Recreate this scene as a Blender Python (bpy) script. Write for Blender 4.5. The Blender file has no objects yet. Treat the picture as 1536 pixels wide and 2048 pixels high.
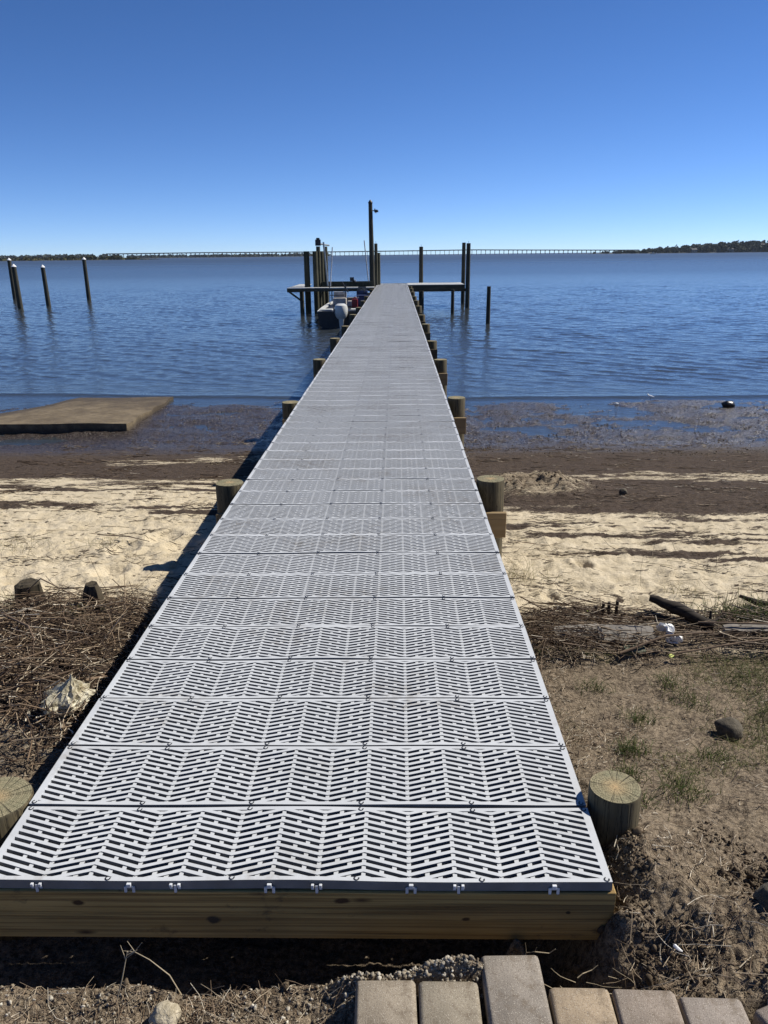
import bpy, bmesh, math, random
import numpy as np
from mathutils import Vector, Matrix
random.seed(7); RNG = np.random.default_rng(7)
S = bpy.context.scene; COL = S.collection; R = math.radians

# ------------------------------------------------------------------ camera, sky, sun, exposure
CAM_H = 1.616
cd = bpy.data.cameras.new('camera'); cam = bpy.data.objects.new('camera', cd); COL.objects.link(cam)
cd.sensor_fit = 'VERTICAL'; cd.sensor_height = 36.0; cd.lens = 1539/2048*36; cd.clip_start = .05; cd.clip_end = 60000
p_, y_, r_ = R(18.49), R(1.13), R(-.62)
fw = Vector((-math.sin(y_)*math.cos(p_), math.cos(y_)*math.cos(p_), -math.sin(p_)))
rt0 = Vector((math.cos(y_), math.sin(y_), 0)); up0 = rt0.cross(fw)
rt = math.cos(r_)*rt0 + math.sin(r_)*up0; up = -math.sin(r_)*rt0 + math.cos(r_)*up0
cam.matrix_world = Matrix(((rt.x, up.x, -fw.x, .29), (rt.y, up.y, -fw.y, 0), (rt.z, up.z, -fw.z, CAM_H), (0, 0, 0, 1)))
S.camera = cam

SUN_EL, SUN_AZ = R(45.5), R(22)          # azimuth measured from +X towards +Y
W = bpy.data.worlds.new('World'); S.world = W; W.use_nodes = True
wn, wl = W.node_tree.nodes, W.node_tree.links
sky = wn.new('ShaderNodeTexSky'); sky.sky_type = 'NISHITA'; sky.sun_disc = False
sky.sun_elevation = SUN_EL; sky.sun_rotation = R(90) - SUN_AZ
sky.air_density = 1.0; sky.dust_density = .0; sky.ozone_density = 3.5; sky.altitude = 0
tc = wn.new('ShaderNodeTexCoord'); mp = wn.new('ShaderNodeMapping'); mp.vector_type = 'POINT'
mp.inputs['Scale'].default_value = (1, 1, 1.9); mp.inputs['Location'].default_value = (0, 0, .055)
wl.new(tc.outputs['Generated'], mp.inputs[0]); wl.new(mp.outputs[0], sky.inputs[0])
gm = wn.new('ShaderNodeGamma'); gm.inputs[1].default_value = 1.0
hs = wn.new('ShaderNodeHueSaturation'); hs.inputs['Saturation'].default_value = 1.13
# clear autumn sky: pale at the horizon, deeper above, unseen zenith dimmed to cut ambient light
sx_ = wn.new('ShaderNodeSeparateXYZ'); wl.new(tc.outputs['Generated'], sx_.inputs[0])
rp = wn.new('ShaderNodeValToRGB'); re_ = rp.color_ramp.elements
for p, c in ((0, .64), (.05, .92), (.12, 1.38), (.27, 1.92), (.42, .42), (1, .15)):
    e = re_[0] if p == 0 else (re_[1] if p == 1 else re_.new(p)); e.position = p; e.color = (c*1.02, c*1.06, c*1.28, 1)
wl.new(sx_.outputs[2], rp.inputs[0])
mx = wn.new('ShaderNodeMix'); mx.data_type = 'RGBA'; mx.blend_type = 'MULTIPLY'; mx.inputs[0].default_value = 1
wl.new(sky.outputs[0], mx.inputs[6]); wl.new(rp.outputs[0], mx.inputs[7])
wl.new(mx.outputs[2], hs.inputs['Color']); wl.new(hs.outputs[0], gm.inputs[0])
bg = wn['Background']; bg.inputs[1].default_value = .15; wl.new(gm.outputs[0], bg.inputs[0])
sl = bpy.data.lights.new('sun', 'SUN'); sl.energy = 4.6; sl.angle = R(.5); sl.color = (1, .95, .86)
sun = bpy.data.objects.new('sun', sl); COL.objects.link(sun)
sdir = Vector((math.cos(SUN_AZ)*math.cos(SUN_EL), math.sin(SUN_AZ)*math.cos(SUN_EL), math.sin(SUN_EL)))
sun.rotation_euler = sdir.to_track_quat('Z', 'Y').to_euler(); sun.location = (30, 10, 30)
S.view_settings.view_transform = 'Standard'; S.view_settings.look = 'None'; S.view_settings.exposure = .36; S.view_settings.gamma = 1
S.render.engine = 'CYCLES'; S.cycles.max_bounces = 6; S.cycles.diffuse_bounces = 2; S.cycles.glossy_bounces = 3
S.cycles.transparent_max_bounces = 6; S.cycles.caustics_reflective = False; S.cycles.caustics_refractive = False

# ------------------------------------------------------------------ helpers
def tag(o, label=None, cat=None, group=None, kind=None):
    if label: o['label'] = label
    if cat: o['category'] = cat
    if group: o['group'] = group
    if kind: o['kind'] = kind
    return o
def link(o, parent=None):
    COL.objects.link(o)
    if parent: o.parent = parent
    return o
def empty(name, loc=(0, 0, 0), rz=0):
    o = bpy.data.objects.new(name, None); o.location = loc; o.rotation_euler = (0, 0, rz); o.empty_display_size = .2
    return link(o)
def npmesh(name, V, F, mats, parent=None, loc=(0, 0, 0), smooth=False, midx=None, attrs=None):
    """V (n,3), F (m,k) constant k"""
    V = np.asarray(V, np.float32); F = np.asarray(F, np.int32); m, k = F.shape
    me = bpy.data.meshes.new(name)
    me.vertices.add(len(V)); me.vertices.foreach_set('co', V.ravel())
    me.loops.add(m*k); me.loops.foreach_set('vertex_index', F.ravel())
    me.polygons.add(m); me.polygons.foreach_set('loop_start', np.arange(0, m*k, k, dtype=np.int32))
    me.polygons.foreach_set('loop_total', np.full(m, k, np.int32))
    if smooth: me.polygons.foreach_set('use_smooth', np.ones(m, bool))
    if midx is not None: me.polygons.foreach_set('material_index', np.asarray(midx, np.int32))
    for an, (at, ad) in (attrs or {}).items():
        a = me.attributes.new(an, at, 'POINT')
        a.data.foreach_set('color' if at == 'FLOAT_COLOR' else 'value', np.asarray(ad, np.float32).ravel())
    me.update(calc_edges=True); me.validate()
    for mt in (mats if isinstance(mats, (list, tuple)) else [mats]): me.materials.append(mt)
    o = bpy.data.objects.new(name, me); o.location = loc
    return link(o, parent)
class MB:
    def __init__(s): s.v = []; s.f = []; s.m = []
    def add(s, vs, fs, mi=0):
        b = len(s.v); s.v += [tuple(v) for v in vs]
        for f in fs: s.f.append(tuple(i+b for i in f)); s.m.append(mi)
    def box(s, x0, x1, y0, y1, z0, z1, mi=0):
        s.add([(x0, y0, z0), (x1, y0, z0), (x1, y1, z0), (x0, y1, z0), (x0, y0, z1), (x1, y0, z1), (x1, y1, z1), (x0, y1, z1)],
              [(3, 2, 1, 0), (4, 5, 6, 7), (0, 1, 5, 4), (1, 2, 6, 5), (2, 3, 7, 6), (3, 0, 4, 7)], mi)
    def prism(s, poly, zt, zb, mi=0, side=None):
        n = len(poly)
        a = sum(poly[i][0]*poly[(i+1) % n][1]-poly[(i+1) % n][0]*poly[i][1] for i in range(n))
        if a < 0: poly = poly[::-1]
        vs = [(x, y, zt) for x, y in poly]+[(x, y, zb) for x, y in poly]
        s.add(vs, [tuple(range(n))], mi); b = len(s.v)-2*n
        for i in range(n): s.f.append((b+(i+1) % n, b+i, b+n+i, b+n+(i+1) % n)); s.m.append(mi if side is None else side)
    def tube(s, pts, rad, n=10, mi=0, caps=True):
        pts = [Vector(p) for p in pts]; rad = rad if isinstance(rad, (list, tuple)) else [rad]*len(pts)
        rings = []; b = len(s.v)
        for i, p in enumerate(pts):
            d = (pts[min(i+1, len(pts)-1)]-pts[max(i-1, 0)]).normalized()
            a = Vector((0, 0, 1)) if abs(d.z) < .9 else Vector((1, 0, 0))
            u = d.cross(a).normalized(); w = d.cross(u)
            for k in range(n):
                t = 2*math.pi*k/n; s.v.append(tuple(p+rad[i]*(math.cos(t)*u+math.sin(t)*w)))
        for i in range(len(pts)-1):
            for k in range(n):
                s.f.append((b+i*n+k, b+(i+1)*n+k, b+(i+1)*n+(k+1) % n, b+i*n+(k+1) % n)); s.m.append(mi)
        if caps:
            s.f.append(tuple(b+k for k in range(n))); s.m.append(mi)
            s.f.append(tuple(b+(len(pts)-1)*n+k for k in range(n-1, -1, -1))); s.m.append(mi)
    def loft(s, rings, mi=0, closed=True, caps=True):
        n = len(rings[0]); b = len(s.v)
        for r in rings: s.v += [tuple(p) for p in r]
        for i in range(len(rings)-1):
            for k in range(n if closed else n-1):
                s.f.append((b+i*n+k, b+i*n+(k+1) % n, b+(i+1)*n+(k+1) % n, b+(i+1)*n+k)); s.m.append(mi)
        if caps:
            s.f.append(tuple(b+k for k in range(n-1, -1, -1))); s.m.append(mi)
            s.f.append(tuple(b+(len(rings)-1)*n+k for k in range(n))); s.m.append(mi)
    def build(s, name, mats, parent=None, loc=(0, 0, 0), smooth=False, rot=(0, 0, 0), bevel=0, segs=2):
        me = bpy.data.meshes.new(name); me.from_pydata(s.v, [], s.f)
        for mt in (mats if isinstance(mats, (list, tuple)) else [mats]): me.materials.append(mt)
        me.polygons.foreach_set('material_index', s.m)
        bm = bmesh.new(); bm.from_mesh(me)
        bmesh.ops.recalc_face_normals(bm, faces=bm.faces)
        if bevel:
            bmesh.ops.bevel(bm, geom=list(bm.edges), offset=bevel, segments=segs, profile=.5, affect='EDGES', clamp_overlap=True)
        if smooth:
            for f in bm.faces: f.smooth = True
            for e in bm.edges:
                if len(e.link_faces) == 2 and e.calc_face_angle() > R(38): e.smooth = False
        bm.to_mesh(me); bm.free(); me.update()
        o = bpy.data.objects.new(name, me); o.location = loc; o.rotation_euler = rot
        return link(o, parent)

# numpy gradient noise
_pt = RNG.permutation(4096).astype(np.int64); _ga = RNG.random(4096)*2*np.pi
def perlin(x, y, seed=0):
    x = np.asarray(x, float); y = np.asarray(y, float)
    xi = np.floor(x).astype(np.int64); yi = np.floor(y).astype(np.int64); xf = x-xi; yf = y-yi
    def g(ix, iy, dx, dy):
        h = _ga[_pt[(ix+_pt[(iy+seed*131) & 4095]) & 4095]]; return np.cos(h)*dx+np.sin(h)*dy
    u = xf*xf*xf*(xf*(xf*6-15)+10); v = yf*yf*yf*(yf*(yf*6-15)+10)
    a = g(xi, yi, xf, yf); b = g(xi+1, yi, xf-1, yf); c = g(xi, yi+1, xf, yf-1); d = g(xi+1, yi+1, xf-1, yf-1)
    return 1.5*((a*(1-u)+b*u)*(1-v)+(c*(1-u)+d*u)*v)
def fbm(x, y, o=4, seed=0, gain=.5):
    s = 0; a = 1; t = 0
    for i in range(o): s = s+a*perlin(x*2**i, y*2**i, seed+i*7); t += a; a *= gain
    return s/t
def sst(x, a, b): t = np.clip((x-a)/(b-a), 0, 1); return t*t*(3-2*t)

# ------------------------------------------------------------------ material helpers
class M:
    def __init__(s, name):
        s.m = bpy.data.materials.new(name); s.m.use_nodes = True; s.n = s.m.node_tree.nodes; s.l = s.m.node_tree.links
        s.p = s.n['Principled BSDF']; s.tc = s.n.new('ShaderNodeTexCoord')
    def set(s, **k):
        for a, v in k.items(): s.inp(s.p.inputs[a.replace('_', ' ')], v)
        return s
    def inp(s, sock, v):
        if isinstance(v, bpy.types.NodeSocket): s.l.new(v, sock)
        elif isinstance(v, (tuple, list)) and len(v) == 3 and sock.type == 'RGBA': sock.default_value = (*v, 1)
        else: sock.default_value = v
    def co(s, kind='Object', scale=(1, 1, 1), rot=(0, 0, 0)):
        m = s.n.new('ShaderNodeMapping'); s.l.new(s.tc.outputs[kind], m.inputs[0]); m.inputs['Scale'].default_value = scale
        m.inputs['Rotation'].default_value = rot; return m.outputs[0]
    def noise(s, vec, scale=5, detail=4, rough=.55, dist=0, out='Fac'):
        n = s.n.new('ShaderNodeTexNoise'); s.l.new(vec, n.inputs['Vector']); n.inputs['Scale'].default_value = scale
        n.inputs['Detail'].default_value = detail; n.inputs['Roughness'].default_value = rough; n.inputs['Distortion'].default_value = dist
        return n.outputs[out]
    def vor(s, vec, scale=5, out='Distance', feature='F1'):
        n = s.n.new('ShaderNodeTexVoronoi'); n.feature = feature; s.l.new(vec, n.inputs['Vector']); n.inputs['Scale'].default_value = scale
        return n.outputs[out]
    def ramp(s, fac, stops, interp='LINEAR'):
        n = s.n.new('ShaderNodeValToRGB'); n.color_ramp.interpolation = interp; e = n.color_ramp.elements
        while len(e) < len(stops): e.new(.5)
        for i, (p, c) in enumerate(stops):
            e[i].position = p; e[i].color = (c, c, c, 1) if isinstance(c, (int, float)) else (*c, 1)
        s.l.new(fac, n.inputs[0]); return n.outputs[0]
    def mix(s, fac, a, b, mode='MIX'):
        n = s.n.new('ShaderNodeMix'); n.data_type = 'RGBA'; n.blend_type = mode
        s.inp(n.inputs[0], fac); s.inp(n.inputs[6], a); s.inp(n.inputs[7], b); return n.outputs[2]
    def math(s, op, a, b=0.0, c=None):
        n = s.n.new('ShaderNodeMath'); n.operation = op; s.inp(n.inputs[0], a); s.inp(n.inputs[1], b)
        if c is not None: s.inp(n.inputs[2], c)
        return n.outputs[0]
    def attr(s, name, out='Fac'):
        n = s.n.new('ShaderNodeAttribute'); n.attribute_name = name; return n.outputs[out]
    def sep(s, v):
        n = s.n.new('ShaderNodeSeparateXYZ'); s.l.new(v, n.inputs[0]); return n.outputs
    def bump(s, h, strength=.5, dist=.01, prev=None):
        n = s.n.new('ShaderNodeBump'); s.l.new(h, n.inputs['Height']); n.inputs['Strength'].default_value = strength
        n.inputs['Distance'].default_value = dist
        if prev: s.l.new(prev, n.inputs['Normal'])
        s.l.new(n.outputs[0], s.p.inputs['Normal']); return n.outputs[0]
def simple(name, col, rough=.6, metal=0, var=.25, scale=8, bump=.15, spec=.5):
    m = M(name); v = m.co('Object'); n = m.noise(v, scale, 5)
    lo = tuple(c*(1-var) for c in col); hi = tuple(min(1, c*(1+var)) for c in col)
    m.set(Base_Color=m.ramp(n, [(.3, lo), (.7, hi)]), Roughness=rough, Metallic=metal)
    m.p.inputs['Specular IOR Level'].default_value = spec
    if bump: m.bump(m.noise(v, scale*6, 3), bump, .004)
    return m.m
def wood(name, c0, c1, dark, axis='Z', rough=.8, sc=1.0, crack=.5, stretch=14):
    m = M(name); s_ = {'Z': (stretch, stretch, 1), 'X': (1, stretch, stretch), 'Y': (stretch, 1, stretch)}[axis]
    v = m.co('Object', tuple(k*sc for k in s_)); n = m.noise(v, 1.6, 8, .62, .4)
    big = m.noise(m.co('Object'), 2.2, 3)
    c = m.mix(m.ramp(n, [(.3, 0), (.68, 1)]), c0, c1)
    c = m.mix(m.ramp(big, [(.4, 0.), (.75, .55)]), c, dark)
    cr = m.noise(m.co('Object', tuple((k*2.2 if k > 1.5*sc else k*.8) for k in s_)), 1.5, 3, .5)
    k = m.ramp(cr, [(.36, 1), (.43, 0)])
    c = m.mix(m.math('MULTIPLY', k, crack), c, tuple(d*.35 for d in dark))
    m.set(Base_Color=c, Roughness=rough); m.p.inputs['Specular IOR Level'].default_value = .3
    m.bump(m.math('SUBTRACT', n, m.math('MULTIPLY', k, .6)), .6, .004)
    return m
# ---- materials
m = M('deck_plastic'); v = m.co('Object')
oi = m.n.new('ShaderNodeObjectInfo')
n1 = m.noise(v, 3, 5); n2 = m.noise(v, 130, 3, .6); n3 = m.noise(m.co('Object', (1, 1.4, 1)), 2.0, 6, .7)
geo = m.n.new('ShaderNodeNewGeometry'); wv = m.n.new('ShaderNodeMapping'); m.l.new(geo.outputs['Position'], wv.inputs[0])
st = m.noise(wv.outputs[0], 1.1, 7, .72); st2 = m.noise(wv.outputs[0], 22, 4, .7)
base = m.mix(m.ramp(n1, [(.35, 0), (.7, 1)]), (.53, .545, .555), (.61, .625, .635))
base = m.mix(m.ramp(n2, [(.3, .22), (.5, 0)]), base, (.40, .41, .42))
base = m.mix(m.math('MULTIPLY', oi.outputs['Random'], .22), base, (.47, .48, .475))
dirt = m.math('MULTIPLY', m.ramp(st, [(.50, 0), (.68, .9)]), m.ramp(st2, [(.42, 0), (.62, 1)]))
base = m.mix(dirt, base, (.27, .235, .18))
m.set(Base_Color=base, Roughness=.42); m.p.inputs['Specular IOR Level'].default_value = .45
m.bump(n2, .12, .002); DECK = m.m
SCREW = simple('screw_and_dark_rib', (.03, .032, .035), .4, .3)
SLOTW = simple('shaded_slot_wall', (.17, .175, .18), .6)  # same plastic as the deck, shade of slots and lip painted into its colour
CLIP = simple('clip_plastic', (.6, .62, .65), .45)
m = M('pile_end_grain'); v = m.co('Object'); x, y, z = m.sep(v)
w1 = m.noise(v, 9, 4); rad = m.math('SQRT', m.math('ADD', m.math('MULTIPLY', x, x), m.math('MULTIPLY', y, y)))
rr = m.math('ADD', rad, m.math('MULTIPLY', w1, .035)); ring = m.math('SINE', m.math('MULTIPLY', rr, 860.))
ring2 = m.math('SINE', m.math('MULTIPLY', rr, 260.))
ang = m.math('ARCTAN2', y, x); rc = m.noise(m.co('Object', (60, 60, 1)), 3, 4, .6)
c = m.mix(m.ramp(m.math('MULTIPLY_ADD', ring, .5, .5), [(.1, 0), (.9, 1)]), (.215, .185, .11), (.34, .295, .185))
c = m.mix(m.ramp(m.math('MULTIPLY_ADD', ring2, .5, .5), [(.2, .0), (.9, .45)]), c, (.17, .155, .09))
c = m.mix(m.ramp(rad, [(.0, .9), (.012, .6), (.05, 0)]), c, (.48, .33, .17))
spk = m.noise(v, 170, 2, .6); c = m.mix(m.ramp(spk, [(.35, .8), (.45, 0)]), c, (.07, .065, .04))
gr = m.noise(v, 14, 4); c = m.mix(m.ramp(gr, [(.45, 0), (.7, .5)]), c, (.21, .21, .13))
nv = m.n.new('ShaderNodeVectorMath'); nv.operation = 'NORMALIZE'; cx_ = m.n.new('ShaderNodeCombineXYZ'); m.l.new(x, cx_.inputs[0]); m.l.new(y, cx_.inputs[1]); m.l.new(cx_.outputs[0], nv.inputs[0])
ck = m.noise(nv.outputs[0], 3.2, 3, .7); ckd = m.math('ABSOLUTE', m.math('SUBTRACT', ck, .52)); ckm = m.math('MULTIPLY', m.ramp(ckd, [(.004, 1), (.014, 0)]), m.ramp(rad, [(.012, 0), (.03, 1)]))
c = m.mix(m.math('MULTIPLY', ckm, .85), c, (.03, .024, .015))
m.set(Base_Color=c, Roughness=.85); m.p.inputs['Specular IOR Level'].default_value = .2; m.bump(m.math('SUBTRACT', spk, ckm), .6, .005); PILE_TOP = m.m
PILE = wood('pile_bark_side', (.075, .060, .033), (.165, .135, .08), (.05, .042, .024), 'Z', .8, 1.3)
m = PILE; prev = m.p.inputs['Base Color'].links[0].from_socket; x, y, z = m.sep(m.co('Object')); nv = m.n.new('ShaderNodeVectorMath'); nv.operation = 'NORMALIZE'; cx_ = m.n.new('ShaderNodeCombineXYZ')
m.l.new(x, cx_.inputs[0]); m.l.new(y, cx_.inputs[1]); m.l.new(cx_.outputs[0], nv.inputs[0]); ad = m.n.new('ShaderNodeVectorMath'); ad.operation = 'ADD'; cz_ = m.n.new('ShaderNodeCombineXYZ'); m.l.new(m.math('MULTIPLY', z, .45), cz_.inputs[2]); m.l.new(nv.outputs[0], ad.inputs[0]); m.l.new(cz_.outputs[0], ad.inputs[1])
ck = m.noise(ad.outputs[0], 4.5, 4, .65); ckd = m.math('ABSOLUTE', m.math('SUBTRACT', ck, .5)); c = m.mix(m.ramp(ckd, [(.004, .9), (.016, 0)]), prev, (.018, .014, .009))
kn = m.vor(m.co('Object', (7, 7, 3.4)), 1.0); c = m.mix(m.ramp(kn, [(.05, .9), (.15, 0)]), c, (.035, .022, .012)); m.set(Base_Color=c); PILE = m.m
OLDPILE = wood('weathered_pile', (.035, .034, .025), (.085, .08, .06), (.025, .026, .02), 'Z', .85, 1).m
LIFTPILE = wood('treated_pile', (.05, .048, .03), (.105, .098, .062), (.03, .032, .022), 'Z', .85, 1).m
m = wood('fascia_timber', (.37, .24, .08), (.56, .39, .15), (.26, .165, .058), 'X', .75, .8, .55, 34)
v = m.co('Object')
prev = m.p.inputs['Base Color'].links[0].from_socket
kn = m.vor(m.co('Object', (2.6, 1, 9)), 1.0); c = m.mix(m.ramp(kn, [(.03, 1), (.10, 0)]), prev, (.05, .028, .016))
gl = m.noise(m.co('Object', (.5, 1, 62)), 1.7, 5, .6, .5); c = m.mix(m.ramp(gl, [(.40, .75), (.52, 0)]), c, (.17, .10, .036)); stn = m.noise(m.co('Object', (1, 1, 1.6)), 5, 6, .7); c = m.mix(m.ramp(stn, [(.60, 0), (.70, .85)]), c, (.05, .04, .03))
xx_, yy_, zz_ = m.sep(v); nw = m.noise(m.co('Object', (1, 1, 1)), 40, 3)
for kx, kz, rx, rz, kc in ((-.60, -.073, .022, .011, (.045, .022, .012)), (.133, -.063, .026, .012, (.05, .026, .014)), (-.227, -.132, .024, .015, (.04, .033, .025)), (.47, -.125, .014, .008, (.06, .035, .018)), (-.93, -.12, .02, .01, (.05, .026, .014)), (.75, -.10, .008, .006, (.05, .03, .015))):
    a_ = m.math('DIVIDE', m.math('SUBTRACT', xx_, kx), rx); b_ = m.math('DIVIDE', m.math('SUBTRACT', zz_, kz), rz)
    d_ = m.math('ADD', m.math('SQRT', m.math('ADD', m.math('MULTIPLY', a_, a_), m.math('MULTIPLY', b_, b_))), m.math('MULTIPLY_ADD', nw, .9, -.45))
    c = m.mix(m.ramp(d_, [(.55, .95), (1.0, 0)]), c, kc)
m.set(Base_Color=c); FASCIA = m.m
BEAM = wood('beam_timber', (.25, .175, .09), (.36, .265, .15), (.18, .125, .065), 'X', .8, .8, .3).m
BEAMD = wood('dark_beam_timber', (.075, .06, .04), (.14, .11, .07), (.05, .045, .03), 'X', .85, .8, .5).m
GREYPLANK = wood('grey_plank', (.21, .19, .165), (.33, .30, .26), (.13, .115, .095), 'X', .85, 1.2, .8).m
DRIFT = wood('dark_driftwood', (.018, .014, .011), (.055, .042, .032), (.02, .016, .013), 'X', .9, 1.6, .9).m
ROT = wood('rotten_stump', (.022, .018, .013), (.10, .08, .052), (.018, .018, .012), 'Z', .95, 2.2, .9).m
STICK = wood('dry_stick', (.13, .085, .055), (.29, .21, .14), (.09, .06, .04), 'X', .85, 3, .3).m
PALEDECK = simple('pale_dock_boards', (.50, .50, .48), .6)
CAPW = simple('white_cone_cap', (.75, .75, .74), .5)
BLACK = simple('black_metal', (.015, .016, .018), .4)
GALV = simple('galvanised_steel', (.32, .34, .34), .4, .6)
PVC = simple('grey_white_pvc', (.55, .56, .57), .5)
HULL = simple('dark_hull', (.018, .020, .024), .45)
BOATW = simple('boat_white', (.62, .62, .58), .45)
COWL = simple('motor_cowling', (.62, .63, .61), .28, 0, .06, 4, .02)
COWLB = simple('motor_leg_grey', (.20, .22, .24), .4)
SEAT = simple('seat_brown', (.16, .135, .11), .7)
SEATG = simple('seat_pale', (.42, .39, .35), .7)
BLUE = simple('blue_plastic', (.035, .05, .13), .5)
RED = simple('red_plastic', (.30, .02, .02), .45)
GLASS = simple('smoked_screen', (.03, .035, .04), .15)
BIRDW = simple('white_feather', (.85, .85, .84), .7, 0, .05)
YEL = simple('yellow_leaf', (.42, .46, .06), .6, 0, .2, 40)
WHITEP = M('white_plastic_sheet'); v = WHITEP.co('Object'); WHITEP.set(Base_Color=(.86, .86, .85), Roughness=.35)
WHITEP.bump(WHITEP.noise(v, 30, 4), .5, .01); WHITEP = WHITEP.m
m = M('clear_bag_film'); v = m.co('Object'); m.set(Base_Color=m.ramp(m.noise(v, 18, 5), [(.3, (.42, .36, .22)), (.7, (.84, .79, .62))]), Roughness=.25, Alpha=.86)
m.p.inputs['Transmission Weight'].default_value = 0.12; m.bump(m.noise(v, 40, 4, .6, 1.2), .8, .012); BAG = m.m

def paver_mat(col):
    m = M('paver_concrete'); v = m.co('Object'); a = m.noise(v, 9, 5); g = m.noise(v, 300, 2, .7); g2 = m.vor(v, 620, 'Color')
    lo = tuple(c*.66 for c in col); c = m.mix(m.ramp(a, [(.32, 0), (.7, 1)]), lo, tuple(c*1.15 for c in col)); dd = m.noise(v, 28, 5, .7); c = m.mix(m.ramp(dd, [(.50, 0), (.66, .7)]), c, (.15, .115, .08)); dg = m.noise(v, 70, 4, .75); c = m.mix(m.ramp(dg, [(.58, 0), (.70, .5)]), c, (.10, .08, .06))
    c = m.mix(m.ramp(g, [(.32, .75), (.44, 0)]), c, tuple(k*.35 for k in col))
    sp = m.sep(g2)[0]; c = m.mix(m.ramp(sp, [(.93, 0), (.97, .6)]), c, (.55, .50, .42))
    m.set(Base_Color=c, Roughness=.9); m.p.inputs['Specular IOR Level'].default_value = .2; m.bump(g, .5, .003); return m.m
m = M('wet_silt_concrete'); v = m.co('Object'); a = m.noise(v, 3, 6, .65); b = m.noise(m.co('Object', (1, 3, 1)), 9, 5)
c = m.mix(m.ramp(a, [(.35, 0), (.65, 1)]), (.115, .088, .052), (.22, .172, .105)); c = m.mix(m.ramp(b, [(.45, 0), (.68, .85)]), c, (.09, .065, .042)); zl = m.sep(v)[2]; c = m.mix(m.ramp(m.math('ADD', zl, m.math('MULTIPLY_ADD', a, .12, -.06)), [(.05, .8), (.12, 0)]), c, (.05, .038, .028)); fs_ = m.noise(v, 70, 3, .7); c = m.mix(m.ramp(fs_, [(.55, 0), (.72, .6)]), c, (.33, .27, .19))
m.set(Base_Color=c, Roughness=.8); m.p.inputs['Specular IOR Level'].default_value = .3; m.bump(b, .8, .02); SLAB = m.m

def tint_mat(name, stops, rough=.8, trans=0):
    m = M(name); t = m.attr('tint'); v = m.co('Object')
    c = m.ramp(t, stops); n = m.noise(v, 60, 2); c = m.mix(m.ramp(n, [(.35, .5), (.6, 0)]), c, (0.03, .022, .015), 'MIX')
    m.set(Base_Color=c, Roughness=rough); m.p.inputs['Specular IOR Level'].default_value = .3; return m.m
REED = tint_mat('dead_reed', [(0, (.03, .018, .012)), (.3, (.11, .07, .043)), (.6, (.27, .19, .12)), (.85, (.52, .42, .29)), (1, (.74, .66, .52))], .6)
GRASS = tint_mat('grass_blade', [(0, (.035, .065, .012)), (.4, (.10, .14, .028)), (.7, (.26, .245, .10)), (1, (.44, .36, .21))], .7)
STONE = tint_mat('stone_clod', [(0, (.06, .043, .027)), (.5, (.17, .128, .083)), (.8, (.30, .25, .18)), (1, (.55, .51, .43))], .95)
LEAFY = tint_mat('far_foliage', [(0, (.024, .034, .026)), (.5, (.042, .056, .038)), (1, (.07, .082, .05))], .9)
SHRUBM = tint_mat('shrub_foliage', [(0, (.03, .036, .012)), (.5, (.07, .075, .025)), (1, (.13, .115, .045))], .9)

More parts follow.
